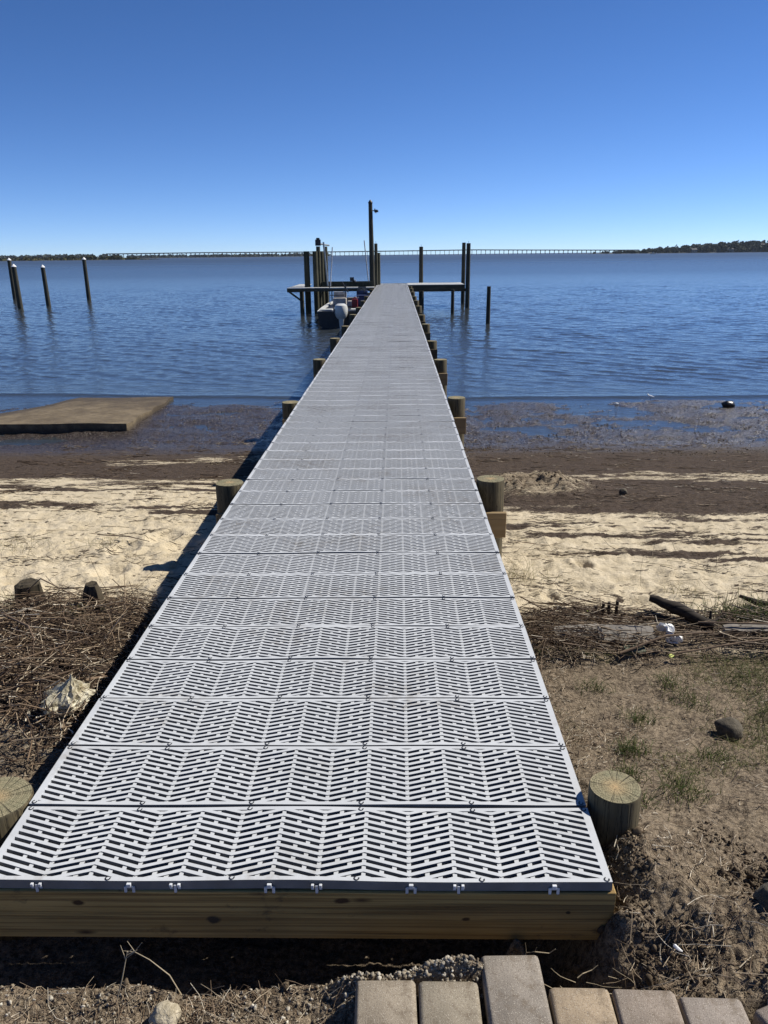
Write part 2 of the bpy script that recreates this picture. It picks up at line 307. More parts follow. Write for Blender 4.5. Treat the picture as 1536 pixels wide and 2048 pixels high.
# ------------------------------------------------------------------ ground
WZ = -1.25
PY = [-400, -60, -5, 0, 1.0, 1.3, 2, 3, 4.2, 5.5, 7, 9, 10.4, 11.4, 12.2, 15.3, 18, 25, 60, 200]
PZ = [.6, .4, 0, -.02, -.1, -.14, -.25, -.38, -.5, -.63, -.79, -.98, -1.09, -1.185, -1.238, -1.250, -1.4, -1.9, -3.2, -5]
def gz(x, y):
    x = np.asarray(x, float); y = np.asarray(y, float)
    z = np.interp(y, PY, PZ)
    near = 1-sst(y, 2.0, 3.0)
    # soil banked up on the right of the first panels, pavers' bed, trench under the timber, mound in front
    z = z + .085*sst(x, .84, 1.0+.35*(1-sst(y, 1.6, 1.75)))*(1-sst(y, 2.15, 2.9))
    wob = .05*perlin(x*3.1, y*0+3.3, 5)
    tr = sst(y+wob, 1.46, 1.535)*(1-sst(y, 1.95, 2.3))*(1-sst(x, .72, .88))*sst(x, -2.2, -1.3)
    z = z - tr*(.24-.06*sst(x, .62, .9))
    z = z - .035*(1-sst(y, 1.36, 1.5))*(sst(x, -1.2, -.7)*(1-sst(x, .1, .2)))
    z = z + .15*np.exp(-((x-.33)/.2)**4-((y-1.49)/.045)**2)                       # gravel behind the pavers
    z = z - .055*sst(x, .13, .17)*(1-sst(x, 1.2, 1.3))*(1-sst(y, 1.36, 1.41))      # paver bed
    z = z - .085*np.exp(-((x-.78)/.13)**4-((y-1.505)/.032)**2) + .095*np.exp(-((x-1.00)/.17)**2-((y-1.90)/.22)**2) + .05*sst(x, .80, .90)*np.exp(-((y-1.64)/.06)**2)
    z = z + .25*np.exp(-((x-.61)/.06)**2-((y-1.64)/.04)**2) + .05*np.exp(-((x-.89)/.05)**2-((y-1.64)/.035)**2)
    # broad undulation
    z = z + .02*fbm(x*.8, y*.8, 3, 11)*sst(y, 2, 3)*(1-sst(y, 9, 11))
    dry = sst(y, 3.6, 4.4)*(1-sst(y, 7.6, 9))
    z = z + dry*(.024*fbm(x*2.4, y*2.4, 4, 21)+.040*np.abs(fbm(x*5.0, y*5.0, 4, 25, .6))+.012*fbm(x*14, y*14, 3, 27, .6)+.004*perlin(x*22, y*30, 29)*sst(fbm(x*1.2, y*1.2, 2, 30), 0, .3))
    # footprints and dug holes in the sand
    for (fx, fy, rx, ry, d) in FOOT:
        e = ((x-fx)/rx)**2+((y-fy)/ry)**2
        z = z - d*np.exp(-e**2*.8) + d*.30*np.exp(-((np.sqrt(e)-1.45)/.38)**2)
    # soil roughness
    so = (1-sst(y, 3.5, 4.1))
    z = z + so*(.020*fbm(x*9, y*9, 4, 31, .6)+.017*np.abs(fbm(x*24, y*24, 3, 35, .65)))
    clod = so*sst(x, .85, 1.1)*(1-sst(y+.25*perlin(x*3, y*3, 8), 1.75, 2.05))
    z = z + clod*(.026*np.maximum(0, fbm(x*17, y*17, 4, 41, .65))+.016*np.maximum(0, perlin(x*40, y*40, 43))+.008*np.maximum(0, perlin(x*75, y*75, 45))+.016*fbm(x*5, y*5, 2, 44))
    # heap of reeds left, wrack line right
    z = z + .10*heap(x, y) + .05*wrack(x, y)
    # sand mound on the right of the pier
    md = np.exp(-(((x-1.85)/.62)**2+((y-8.55)/.62)**2)**1.3)
    z = z + md*(.06+.26*np.maximum(0, fbm(x*2.6, y*2.6, 5, 51, .65)))+.09*md*np.abs(fbm(x*7, y*7, 3, 53, .6))
    # mud flats: hummocks that stand out of the puddles
    fl = sst(y, 11.2, 12.2)*(1-sst(y, 15.2, 17))
    z = z + fl*(.070*fbm(x*.6, y*.95, 4, 61, .6)+np.where(x < 0, .020*sst(x, -6.5, -4.6), .006)-.004+.046*np.abs(fbm(x*3.5, y*5.0, 4, 63, .65))-.008)
    mud = sst(y, 8, 9)*(1-sst(y, 11.5, 12.5))
    z = z + mud*(.014*fbm(x*3, y*6, 4, 71)+.012*np.abs(fbm(x*8, y*12, 3, 73)))
    z = z + .03*sst(y, 10.6, 11.4)*sst(x, 1., 2.)*np.abs(fbm(x*4, y*4, 4, 65, .6))*(1-sst(y, 12.2, 13.6))
    return z
FOOT = [(-1.86, 5.25, .11, .14, .055), (-1.76, 6.29, .12, .2, .05), (-1.96, 5.88, .10, .15, .04), (-1.50, 6.0, .14, .2, .04), (1.68, 5.4, .06, .11, .055),
        (1.29, 4.67, .05, .07, .03), (-2.4, 5.0, .13, .07, .025), (-1.75, 4.75, .12, .06, .025), (-1.45, 4.75, .10, .08, .02), (1.55, 4.85, .16, .07, .025),
        (1.75, 4.62, .2, .06, .02), (-2.7, 5.5, .14, .08, .02), (-1.25, 4.45, .1, .09, .02), (2.1, 4.95, .15, .07, .02), (-2.1, 4.85, .1, .1, .02), (1.9, 5.0, .1, .09, .018)]
for _ in range(46):
    sx = random.choice((-1, 1)); FOOT.append((sx*random.uniform(1.1, 3.6), random.uniform(4.3, 6.6), random.uniform(.05, .13), random.uniform(.05, .13), random.uniform(.008, .018)))
def heap(x, y):
    n = .35*fbm(x*1.5, y*1.5, 3, 81)
    return (1-sst(y+n-.25*(x+1.6), 4.15, 4.5))*sst(y+n*.8+.25*(x+1.5), 2.6, 2.95)*(1-sst(x+.12*(y-3.2), -1.12, -.98))
def wrack(x, y):
    n = .22*fbm(x*1.7, y*1.7, 3, 91)
    return (1-sst(y+n, 4.15, 4.4))*sst(y+n, 3.55, 3.75)*sst(x, .98, 1.1)
def zones(x, y):
    st = fbm(x*.55, y*3.4, 5, 101, .6); st2 = fbm(x*.9+9, y*5.5, 5, 111, .65); bl = fbm(x*1.6, y*1.6, 4, 121)
    left = x < 0
    top = np.where(left, 9.15+.14*x*0, 7.35-.10*(x-1.4))
    mud = sst(y+.55*st+.25*st2, top-.55, top+.35)
    # pale strips lying in the mud
    pl = np.exp(-((y-10.3-.15*(x+3)-.3*bl)/.36)**2)*sst(x, -4.3, -3.3)*left + np.exp(-((y-9.1+.05*(x-3)-.2*bl)/.36)**2)*sst(x, 1.7, 2.7)*(~left)
    pl = sst(pl+.22*st2, .42, .72)
    # streaks of dark wrack over the sand
    cy = np.where(left, 7.55+.45*(x+3)*-.35, 5.9-.62*(x-2.0)+.1)
    sk = np.exp(-((y-cy-.18*bl)/.30)**2)
    sk2 = np.where(left, sst(y, 7.2, 9.0)*.86, sst(y, 4.9, 6.7)*.66)
    streak = sst(np.maximum(sk*np.where(left, .95, .86), sk2)+1.25*st2+.45*st+.25*fbm(x*2.5, y*14, 3, 137, .6), .36, 1.05)*.85*sst(y, 4.7, 5.2)
    speck = sst(fbm(x*6, y*15, 4, 131, .65)+.45*bl, .18, .55)*sst(y, 4.2, 4.6)*.7
    md = np.exp(-(((x-1.85)/.75)**2+((y-8.55)/.75)**2)**1.5)
    rag = fbm(x*2.2, y*9, 4, 133, .65)
    pl = pl*sst(rag+.55*bl, -.35, .05)*.85
    mudm = np.clip(np.maximum(mud*(1-.62*pl), np.maximum(streak, speck)*(1-mud)), 0, 1)
    mudm = mudm*(1-md)+md*(.36+.45*rag)
    mudm = np.maximum(mudm, .8*heap(x, y))
    soil = 1-sst(y+.3*fbm(x*1.3, y*1.3, 4, 141), 3.45, 4.15)
    soil = np.maximum(np.maximum(soil*(1-heap(x, y)), .85*wrack(x, y)), .62*md)
    wet = sst(y+.5*st, 10.4, 12.0)
    return mudm, soil, wet
def fan(y, sl, sr, nx, far):
    """x positions per row: dense fan plus a few far columns"""
    u = np.linspace(0, 1, nx); x = (sl[:, None]*(1-u)+sr[:, None]*u)
    e = np.array(far)[None, :]
    return np.concatenate([sl[:, None]-e[:, ::-1], x, sr[:, None]+e], 1)
def grid_faces(nr, nc):
    i = np.arange(nr*nc).reshape(nr, nc)
    return np.stack([i[:-1, :-1], i[:-1, 1:], i[1:, 1:], i[1:, :-1]], -1).reshape(-1, 4)
ys = [-300, -100, -30, -8, -3, -1, 0, .5, .8]; yy = .95
while yy < 18: ys.append(yy); yy += .0075*max(1, (yy/1.7)**1.02)
ys += [18.5, 20, 24, 30, 40, 60, 100, 200]
ys = np.array(ys); yc = np.clip(ys, 1.0, 22)
X = fan(ys, -.75-.66*yc, .75+.56*yc, 620, [.4, 1.2, 3, 8, 20, 60, 200, 500]); Y = np.repeat(ys[:, None], X.shape[1], 1)
Z = gz(X, Y); mu, so, we = zones(X, Y)
m = M('beach_ground'); v = m.co('Object'); zc = m.sep(m.attr('zone', 'Vector')); mud_, soil_, wet_ = zc[0], zc[1], zc[2]
f1 = m.noise(v, 55, 4, .65); f2 = m.noise(v, 7, 5); f3 = m.noise(v, 260, 2, .7); f4 = m.noise(m.co('Object', (1, 2.5, 1)), 16, 5, .7)
sand = m.mix(m.ramp(f2, [(.3, 0), (.7, 1)]), (.53, .445, .305), (.66, .57, .42))
sand = m.mix(m.ramp(f3, [(.30, .5), (.46, 0)]), sand, (.34, .25, .14))
mudc = m.mix(m.ramp(f4, [(.3, 0), (.7, 1)]), (.022, .016, .0125), (.112, .082, .062))
mudc = m.mix(m.ramp(f3, [(.58, 0), (.72, .5)]), mudc, (.24, .19, .14))
soilc = m.mix(m.ramp(f1, [(.36, 0), (.64, 1)]), (.05, .037, .026), (.29, .228, .16))
soilc = m.mix(m.ramp(f2, [(.45, 0), (.7, .55)]), soilc, (.28, .22, .15))
soilc = m.mix(m.ramp(f3, [(.34, .65), (.46, 0)]), soilc, (.055, .04, .028)); soilc = m.mix(m.ramp(f3, [(.57, 0), (.70, .7)]), soilc, (.46, .39, .29))
f5 = m.noise(m.co('Object', (1, 5.5, 1)), 13, 7, .78); f5b = m.noise(m.co('Object', (1, 3, 1)), 34, 4, .7); fm = m.math('ADD', mud_, m.math('MULTIPLY_ADD', m.math('ADD', m.ramp(f5, [(.3, 0), (.7, 1)]), m.math('MULTIPLY', m.ramp(f5b, [(.3, 0), (.7, 1)]), .45)), .62, -.45))
c = m.mix(m.ramp(fm, [(.42, 0), (.58, 1)]), sand, mudc)
fs = m.math('ADD', soil_, m.math('MULTIPLY_ADD', f1, .5, -.25))
c = m.mix(m.ramp(fs, [(.35, 0), (.62, 1)]), c, soilc)
c = m.mix(m.math('MULTIPLY', wet_, .45), c, (.03, .024, .020))
rg = m.ramp(m.math('MULTIPLY', wet_, m.ramp(f4, [(.35, 1), (.65, .55)])), [(0, .95), (.5, .42), (1, .16)])
m.set(Base_Color=c, Roughness=rg); m.l.new(m.math('MULTIPLY_ADD', wet_, .5, .12), m.p.inputs['Specular IOR Level'])
b1 = m.bump(f1, .7, .016); b2 = m.bump(f3, .45, .006, b1); b3 = m.bump(f4, .6, .022, b2); wb = m.math('MULTIPLY', m.vor(m.co('Object', (1, 1.6, 1)), 26), wet_); m.bump(wb, .7, .03, b3)
GROUND = m.m
zon = np.stack([mu, so, we, np.ones_like(mu)], -1)
tag(npmesh('beach_ground', np.stack([X, Y, Z], -1).reshape(-1, 3), grid_faces(*X.shape), GROUND, smooth=True,
       attrs={'zone': ('FLOAT_COLOR', zon.reshape(-1, 4))}), kind='structure')

# ------------------------------------------------------------------ water
WV = []
wr = random.Random(3)
for i in range(46):
    lam = .22*1.062**i if i < 40 else random.uniform(2.5, 5); a = R(wr.gauss(-112, 34)); k = 2*math.pi/lam
    WV.append((k*math.cos(a), k*math.sin(a), wr.uniform(0, 6.28), (.0125*lam if lam < .8 else .0075*(.8/lam)**1.1)*wr.uniform(.5, 1.1)))
def wz(x, y):
    z = np.zeros_like(x); wx = x+.12*perlin(x*.7, y*.7, 201); wy = y+.12*perlin(x*.7, y*.7, 203)
    for kx, ky, ph, a in WV: z += a*np.sin(kx*wx+ky*wy+ph)
    mod = .75+.55*fbm(x*.22, y*.22, 3, 211)
    sh = 16.1+.06*(x-3)*np.sign(-x)*0-.11*np.clip(x, -60, 0)*1.0+.12*perlin(x*.5, x*0, 7)
    amp = sst(y, sh-.6, sh+4)*.9+.1*sst(y, sh-.8, sh)
    fade = 1-.75*sst(y, 60, 100)
    ridge = .020*np.exp(-((y-sh)/.16)**2)-.010*np.exp(-((y-sh+.35)/.2)**2)
    return WZ+z*mod*amp*fade*.42+ridge
ys = [8.0, 10, 12, 13.5]; yy = 14.5
while yy < 100: ys.append(yy); yy += .045*(yy/16)**1.25
while yy < 20000: ys.append(yy); yy *= 1.25
ys = np.array(ys); yc = np.minimum(ys, 100)
X = fan(ys, -.66*yc-2, .54*yc+2, 520, [6, 20, 80, 300, 1000, 4000, 15000]); Y = np.repeat(ys[:, None], X.shape[1], 1)
Z = np.where(Y < 101, wz(X, Y), WZ)
m = M('bay_water'); v = m.co('Object', (1, 1, 1)); 
n1 = m.noise(m.co('Object', (.8, 1.8, 1), (0, 0, R(18))), 1.4, 6, .62, .3); n2 = m.noise(m.co('Object', (.9, 1.5, 1), (0, 0, R(-14))), 5.5, 4, .6, .2)
n3 = m.noise(m.co('Object', (.25, 1, 1)), .035, 4, .6)
m.set(Base_Color=m.mix(m.ramp(n3, [(.35, 0), (.65, 1)]), (.036, .044, .050), (.044, .051, .055)), Roughness=m.ramp(m.math('MULTIPLY', m.sep(v)[1], .002), [(.06, .06), (.25, .22), (1, .34)]), IOR=1.333)
b1 = m.bump(n1, .30, .08); m.bump(n2, .38, .03, b1)
WATER = m.m
tag(npmesh('water', np.stack([X, Y, Z], -1).reshape(-1, 3), grid_faces(*X.shape), WATER, smooth=True), kind='structure')

# ------------------------------------------------------------------ pier
PW, PP, Y0, NP_ = 1.731, .3048, 1.664, 151
pier = tag(empty('pier', (0, Y0, 0)), 'long pale grey slotted walkway pier on round wooden piles, out over the water', 'pier')
def clip_y(poly, lo, hi):
    for lim, sg in ((lo, 1), (hi, -1)):
        out = []
        for i in range(len(poly)):
            a, b = poly[i], poly[(i+1) % len(poly)]; da, db = sg*(a[1]-lim), sg*(b[1]-lim)
            if da >= 0: out.append(a)
            if da*db < 0: t = da/(da-db); out.append((a[0]+(b[0]-a[0])*t, lim))
        poly = out
        if len(poly) < 3: return None
    ar = abs(sum(poly[i][0]*poly[(i+1) % len(poly)][1]-poly[(i+1) % len(poly)][0]*poly[i][1] for i in range(len(poly))))/2
    return poly if ar > 2e-6 else None
FX = [(k-5.5)*.126 for k in range(12)]; DROP = .0395
def zig(x):
    if x <= FX[0]: return (FX[0]-x)*DROP/.126
    if x >= FX[-1]: return DROP-(x-FX[-1])*DROP/.126
    t = (x-FX[0])/.126; k = int(min(10, math.floor(t))); f = t-k
    return DROP*f if k % 2 == 0 else DROP*(1-f)
def panel_mesh():
    b = MB(); D = PP-.0105; mg = .0135; xe = PW/2; xs = xe-.021; zb = -.030; hw = .0064; pit = .0244
    for k in range(36):
        xa, xb = -xe+2*xe*k/36, -xe+2*xe*(k+1)/36
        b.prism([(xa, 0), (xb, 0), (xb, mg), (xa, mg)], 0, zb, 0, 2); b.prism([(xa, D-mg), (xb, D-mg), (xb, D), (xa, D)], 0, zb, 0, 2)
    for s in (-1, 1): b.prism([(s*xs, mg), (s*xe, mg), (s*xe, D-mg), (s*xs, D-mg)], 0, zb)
    cols = [-xs]+FX+[xs]
    for j in range(-4, 15):
        c0 = -.012+j*pit
        for i in range(len(cols)-1):
            x0, x1 = cols[i], cols[i+1]; ya, yb = c0+zig(x0), c0+zig(x1)
            pl = clip_y([(x0, ya+hw), (x1, yb+hw), (x1, yb+pit-hw), (x0, ya+pit-hw)], mg, D-mg)
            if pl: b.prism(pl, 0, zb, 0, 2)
            for t0, w in ((.40 if j % 2 else .68, .0062),):       # tabs bridging the slots
                if i in (0, len(cols)-2): t0 = t0*.8+.1
                xa = x0+(x1-x0)*t0-w; xb = xa+2*w; q = lambda xx: ya+(yb-ya)*(xx-x0)/(x1-x0)
                pl = clip_y([(xa, q(xa)-hw), (xb, q(xb)-hw), (xb, q(xb)+hw), (xa, q(xa)+hw)], mg, D-mg)
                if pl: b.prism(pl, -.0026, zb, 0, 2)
        for xk in FX:                                              # ribs at every fold
            r = .0058; ym = c0+zig(xk); ya = c0+zig(xk-r)
            pl = clip_y([(xk-r, ya-hw), (xk, ym-hw), (xk+r, ya-hw), (xk+r, ya+hw), (xk, ym+hw), (xk-r, ya+hw)], mg, D-mg)
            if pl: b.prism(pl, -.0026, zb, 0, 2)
    k = -xs+.010
    while k < xs: b.box(k-.002, k+.002, mg, D-mg, -.054, zb-.0005, 1); k += .0205   # added dark ribs under the slats, block sun through the slots and deepen their shade
    for yy in (.0085, D-.0085):                                    # screws set in dark recesses
        for k in range(6):
            xx = min(xe-.014, max(-xe+.014, (k-2.5)*.342)); n = 14
            pts = [(xx+.0082*math.cos(2*math.pi*q/n), yy+.0082*math.sin(2*math.pi*q/n), .0012) for q in range(n)]
            pin = [(xx+.0046*math.cos(2*math.pi*q/n), yy+.0046*math.sin(2*math.pi*q/n), .0012) for q in range(n)]
            b.add(pts+pin, [(q, (q+1) % n, n+(q+1) % n, n+q) for q in range(n) if not 1 <= q <= 3], 1)
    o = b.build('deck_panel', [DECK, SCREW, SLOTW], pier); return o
p0 = panel_mesh(); p0.location = (0, .002, 0)
def pose(i):
    q = random.Random(i*31+5)
    return (q.uniform(-.0012, .0012), .002+PP*i+q.uniform(-.0012, .0012), q.uniform(-.0022, .0012)), (q.uniform(-.006, .006), q.uniform(-.0012, .0012), R(.12)+q.uniform(-.0012, .0012))
VAR = [p0.data]
for v_ in range(1, 4):
    d_ = p0.data.copy(); VAR.append(d_)
for v_, d_ in enumerate(VAR):                                      # slight sag of the moulded panels between their bearers
    q = random.Random(v_+70); pa, pb = q.uniform(0, 6), q.uniform(0, 6)
    for v in d_.vertices:
        x, y = v.co.x, v.co.y; e = abs(y-.147)/.147
        v.co.z += (.0019*math.sin(x*5.6+pa*.3)+.0011*math.sin(x*9.4+pb))*e; v.co.y += .0009*math.sin(x*6.3+pb)*e
for i in range(100):
    o = p0 if i == 0 else p0.copy()
    o.data = VAR[i % 4] if i else VAR[0]
    if i: COL.objects.link(o); o.parent = pier
    o.location, o.rotation_euler = pose(i)
    if i == 0: o.location = (0, .002, 0); o.rotation_euler = (0, 0, 0)
rest = bmesh.new()
for i in range(100, NP_):
    l, e = pose(i); n0 = len(rest.verts); rest.from_mesh(VAR[i % 4])
    Mx = Matrix.Translation(l) @ Matrix.Rotation(e[2], 4, 'Z') @ Matrix.Rotation(e[1], 4, 'Y')
    rest.verts.ensure_lookup_table(); bmesh.ops.transform(rest, matrix=Mx, verts=rest.verts[n0:])
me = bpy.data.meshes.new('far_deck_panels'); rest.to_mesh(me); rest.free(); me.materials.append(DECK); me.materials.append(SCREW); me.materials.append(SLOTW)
tag(link(bpy.data.objects.new('far_deck_panels', me), pier), kind='stuff')
# snap tabs on the front lip
for k, (px, dbl) in enumerate(((72, 1), (260, 0), (353, 1), (543, 0), (638, 1), (827, 0), (922, 1), (1112, 0))):
    xx = (px-592)/1272*PW; b = MB()
    if dbl:
        for s in (-1, 1):
            b.box(xx+s*.011-.004, xx+s*.011+.004, -.008, 0, -.016, -.007); b.box(xx+s*.011-.004, xx+s*.011+.004, -.003, 0, -.026, -.016)
        b.box(xx-.004, xx+.004, -.004, 0, -.040, -.012)
    else:
        b.box(xx-.006, xx+.006, -.008, 0, -.016, -.006)
        for s in (-1, 1): b.box(xx+s*.011-.004, xx+s*.011+.004, -.004, 0, -.040, -.018)
        b.box(xx-.0115, xx+.0115, -.0025, 0, -.024, -.0165)
    b.build('snap_tab', CLIP, pier, bevel=.0008, segs=1)
b = MB(); b.box(-1.25, PW/2+.012, -.004, .036, -.198, -.033); b.build('fascia_board', FASCIA, pier, bevel=.004)
for xx in (-.80, -.28, .28, .80):
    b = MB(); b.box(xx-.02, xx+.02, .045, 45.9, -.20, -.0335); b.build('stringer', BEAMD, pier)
# piles and cross beams, two by two
def pile_obj(x, y, zt, zb, r, seed):
    q = random.Random(seed); n = 36; b = MB(); rings = []
    ph = [q.uniform(0, 6.28) for _ in range(4)]
    for z, k in ((zb, 1.03), (zt-.25, 1.0), (zt-.006, .995), (zt, .965)):
        rings.append([(r*k*(1+.012*math.sin(2*t+ph[0])+.010*math.sin(3*t+ph[1])+.006*math.sin(7*t+ph[2]))*math.cos(t), r*k*(1+.012*math.sin(2*t+ph[0])+.010*math.sin(3*t+ph[1])+.006*math.sin(7*t+ph[2]))*math.sin(t), z) for t in [2*math.pi*i/n for i in range(n)]])
    b.loft(rings, 0); b.m[-1] = 1
    return b.build('pile', [PILE, PILE_TOP], pier, (x, y-Y0, 0), True, (q.uniform(-.01, .01), q.uniform(-.01, .01), 0))
ROWS = [2.0, 5.55, 9.05, 12.6, 15.9, 19.3, 22.7, 26.1, 29.5, 32.9, 36.3, 39.7, 43.0]
RR = [.080]+[.104]*12; LR = [.108]+[.104]*12
RT = [.048, .02, .01, .0, -.05, .0, -.03, .01, 0, -.02, 0, .01, 0]; LT = [.0, .0, -.03, .02, .02, -.03, 0, -.02, 0, 0, -.02, 0, 0]
for i, yr in enumerate(ROWS):
    g = float(gz(.98, yr)); g2 = float(gz(-.98, yr))
    pile_obj(PW/2+.012+RR[i], yr, RT[i], min(g, -.3)-.5, RR[i], i)
    pile_obj(-PW/2-.012-LR[i], yr-(0 if i else .0), LT[i], min(g2, -.3)-.5, LR[i], 50+i)
    if i:
        for sg in (-1, 1):
            yb = yr-Y0+sg*(.104+.022); b = MB()
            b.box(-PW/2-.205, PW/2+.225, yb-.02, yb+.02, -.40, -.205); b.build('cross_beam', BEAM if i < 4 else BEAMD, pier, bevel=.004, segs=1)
# head of the pier: wing on the right, low catwalk on the left
def planks(name, x0, x1, y0, y1, z, n):
    b = MB(); d = (y1-y0)/n
    for k in range(n): b.box(x0, x1, y0+k*d+.004-Y0, y0+(k+1)*d-.004-Y0, z-.03, z)
    return b.build(name, PALEDECK, pier)
planks('wing_deck', PW/2+.006, 4.02, 44.6, 47.69, .012, 21)
b = MB(); b.box(PW/2+.03, 4.05, 44.60-Y0, 44.64-Y0, -.30, -.02); b.build('wing_beam', BEAMD, pier)
b = MB(); b.box(PW/2+.03, 4.3, 44.50-Y0, 44.56-Y0, -.36, -.20); b.build('wing_beam', BEAMD, pier)
b = MB(); b.box(PW/2+.03, 4.05, 47.6-Y0, 47.64-Y0, -.30, -.02); b.build('wing_beam', BEAMD, pier)
b = MB(); b.box(3.98, 4.02, 44.66-Y0, 47.55-Y0, -.28, -.02); b.build('wing_beam', BEAMD, pier)
planks('catwalk_deck', -4.55, -PW/2-.006, 39.9, 40.6, .085, 5)
b = MB(); b.box(-4.5, -PW/2-.01, 39.86-Y0, 39.9-Y0, -.10, .05); b.build('catwalk_beam', BEAMD, pier)
planks('side_catwalk_deck', -5.22, -4.56, 39.9, 45.2, .085, 36)
b = MB(); b.box(-5.22, -4.52, 39.85-Y0, 39.895-Y0, -.12, .052); b.build('catwalk_beam', BEAMD, pier)
b = MB(); b.tube([(-5.12, 39.9-Y0, -.10), (-4.42, 39.93-Y0, -.62)], .05, 6); b.build('knee_brace', BEAMD, pier)

# ------------------------------------------------------------------ free posts and tall piles
def post(name, x, y, zt, zb, r, mat, label, cat, group=None, lean=(0, 0), cap=None, n=16, top=0, parts=None):
    t = tag(empty(name, (x, y, zb)), label, cat, group); q = random.Random(int(x*100+y*10)); b = MB(); h = zt-zb
    rings = [[(r*(1+.04*math.sin(2*a+z0*3)+.03*math.sin(5*a+q.random()*.2))*math.cos(a)*(1-.12*z0), r*(1+.04*math.sin(2*a+z0*3))*math.sin(a)*(1-.12*z0), z0*h) for a in [2*math.pi*i/n for i in range(n)]] for z0 in (0, .25, .5, .75, 1)]
    b.loft(rings, 0); b.build('shaft', mat, t, (0, 0, 0), True)
    if cap == 'cone':
        b = MB(); b.tube([(0, 0, h+.002), (0, 0, h+.03), (0, 0, h+.17)], [r*.98, r*.98, .02], 16); b.build('cone_cap', CAPW, t, smooth=True)
    if cap == 'dark':
        b = MB(); b.tube([(0, 0, h+.002), (0, 0, h+.03), (0, 0, h+.16)], [r*1.15, r*1.15, .02], 12); b.build('cone_cap', BLACK, t, smooth=True)
    if cap == 'pin':
        b = MB(); b.tube([(0, 0, h+.002), (0, 0, h+.12)], .012, 6); b.build('pin', GALV, t)
    t.rotation_euler = (lean[0], lean[1], 0); return t
G = 'weathered mooring piles standing alone in the bay on the left'
post('mooring_pile', -22.28, 47.25, 1.15, -2.8, .155, OLDPILE, 'dark mooring pile with white cap in the bay, second from the left edge', 'pile', G, (0, -.01), 'cone')
post('mooring_pile', -21.78, 50.01, 1.07, -2.9, .145, OLDPILE, 'white capped mooring pile standing alone between the left pair and the tallest pile', 'pile', G, (0, -.012), 'cone')
post('mooring_pile', -21.82, 56.8, 1.5, -3.0, .15, OLDPILE, 'tallest dark mooring pile in the bay, rightmost of the group on the left', 'pile', G, (0, 0), 'cone')
t = post('mooring_pile', -28.0, 58.53, 1.5, -3.1, .155, OLDPILE, 'dark mooring pile at the far left edge, just behind its nearer twin', 'pile', G, (0, .003), 'cone')
G2 = 'short bare posts in the water right of the pier'
post('short_post', 4.19, 34.17, .29, -2.3, .092, OLDPILE, 'bare dark post standing alone in open water, rightmost of the posts beside the pier', 'post', G2)
post('short_post', 3.05, 39.92, -.06, -2.5, .09, OLDPILE, 'short dark post in the water below the deck of the right pier wing', 'post', G2)
G3 = 'tall piles at the right wing of the pier head'
post('tall_pile', 4.17, 44.32, 2.16, -2.6, .125, OLDPILE, 'right one of the tall close pair at the end of the right pier wing', 'pile', G3, cap='pin')
post('tall_pile', 4.21, 47.9, 2.24, -2.6, .12, OLDPILE, 'left one of the tall close pair at the end of the right pier wing', 'pile', G3)
post('tall_pile', 1.70, 47.85, 2.04, -2.6, .13, OLDPILE, 'tall dark pile behind the right pier wing close to the main walkway', 'pile', G3, cap='pin')
t = post('under_pile', 1.62, 44.42, -.31, -2.6, .15, OLDPILE, 'thick dark pile under the right pier wing close to the walkway', 'pile')

# lamp post on the left of the pier head
lp = tag(empty('lamp_post', (-1.06, 43.5, -2.6)), 'tall dark timber lamp post with pointed cap at the left of the pier head', 'lamp post')
b = MB(); b.tube([(0, 0, 0), (0, 0, 2.7), (-.05, 0, 6.78)], [.16, .15, .105], 14); b.build('pole', OLDPILE, lp, smooth=True)
b = MB(); b.tube([(-.05, 0, 6.785), (-.05, 0, 6.83), (-.05, 0, 6.96)], [.125, .12, .02], 12); b.build('cap', BLACK, lp, smooth=True)
b = MB(); b.tube([(.055, 0, 6.42), (.20, 0, 6.42)], .022, 8); b.tube([(.18, 0, 6.42), (.18, 0, 6.52)], .03, 8); b.build('arm', BLACK, lp)
b = MB(); b.tube([(.26, 0, 6.47), (.26, 0, 6.43), (.26, 0, 6.345)], [.05, .105, .115], 14); b.build('lamp_shade', BLACK, lp, smooth=True)
b = MB(); b.tube([(.23, 0, 6.34), (.23, 0, 6.30)], [.05, .035], 10); b.build('bulb', CAPW, lp)
post('tall_pile', -.88, 44.75, 2.2, -2.6, .10, LIFTPILE, 'tall pale sided pile close behind the lamp post at the pier edge', 'pile', cap='pin')
post('tall_pile', -.76, 45.6, 1.72, -2.6, .105, LIFTPILE, 'lower pile behind the lamp post, nearest the walkway', 'pile')

# boat lift beside the pier
bl = tag(empty('boat_lift', (-3.7, 40.9, -2.6)), 'boat lift of dark piles with motor and pale guide poles left of the pier', 'boat lift')
def lift_pile(x, y, zt, r=.13, name='pile'):
    b = MB(); b.tube([(x+3.7, y-40.9, 0), (x+3.7, y-40.9, 2.6), (x+3.7, y-40.9, zt+2.6)], [r, r, r*.92], 14); return b.build(name, LIFTPILE, bl, smooth=True)
lift_pile(-4.33, 41.2, 1.82, .15); lift_pile(-3.86, 40.9, 1.82, .135); lift_pile(-3.74, 41.4, 2.05, .115); lift_pile(-3.66, 42.2, 1.82, .12); lift_pile(-3.46, 42.4, 2.05, .115); lift_pile(-4.62, 40.95, .0, .11)
b = MB(); b.box(-.17, .10, .38, .62, 4.68, 4.98); b.box(-.12, .05, .42, .58, 4.98, 5.06); b.build('drive_motor', BLACK, bl, bevel=.02)
b = MB(); b.tube([(.0, .5, 4.78), (.45, 1.3, 4.7)], .04, 8); b.build('drive_shaft', GALV, bl)
b = MB(); b.tube([(.26, .3, 4.85), (.42, .2, 2.72)], .045, 8); b.build('guide_pole', GALV, bl)
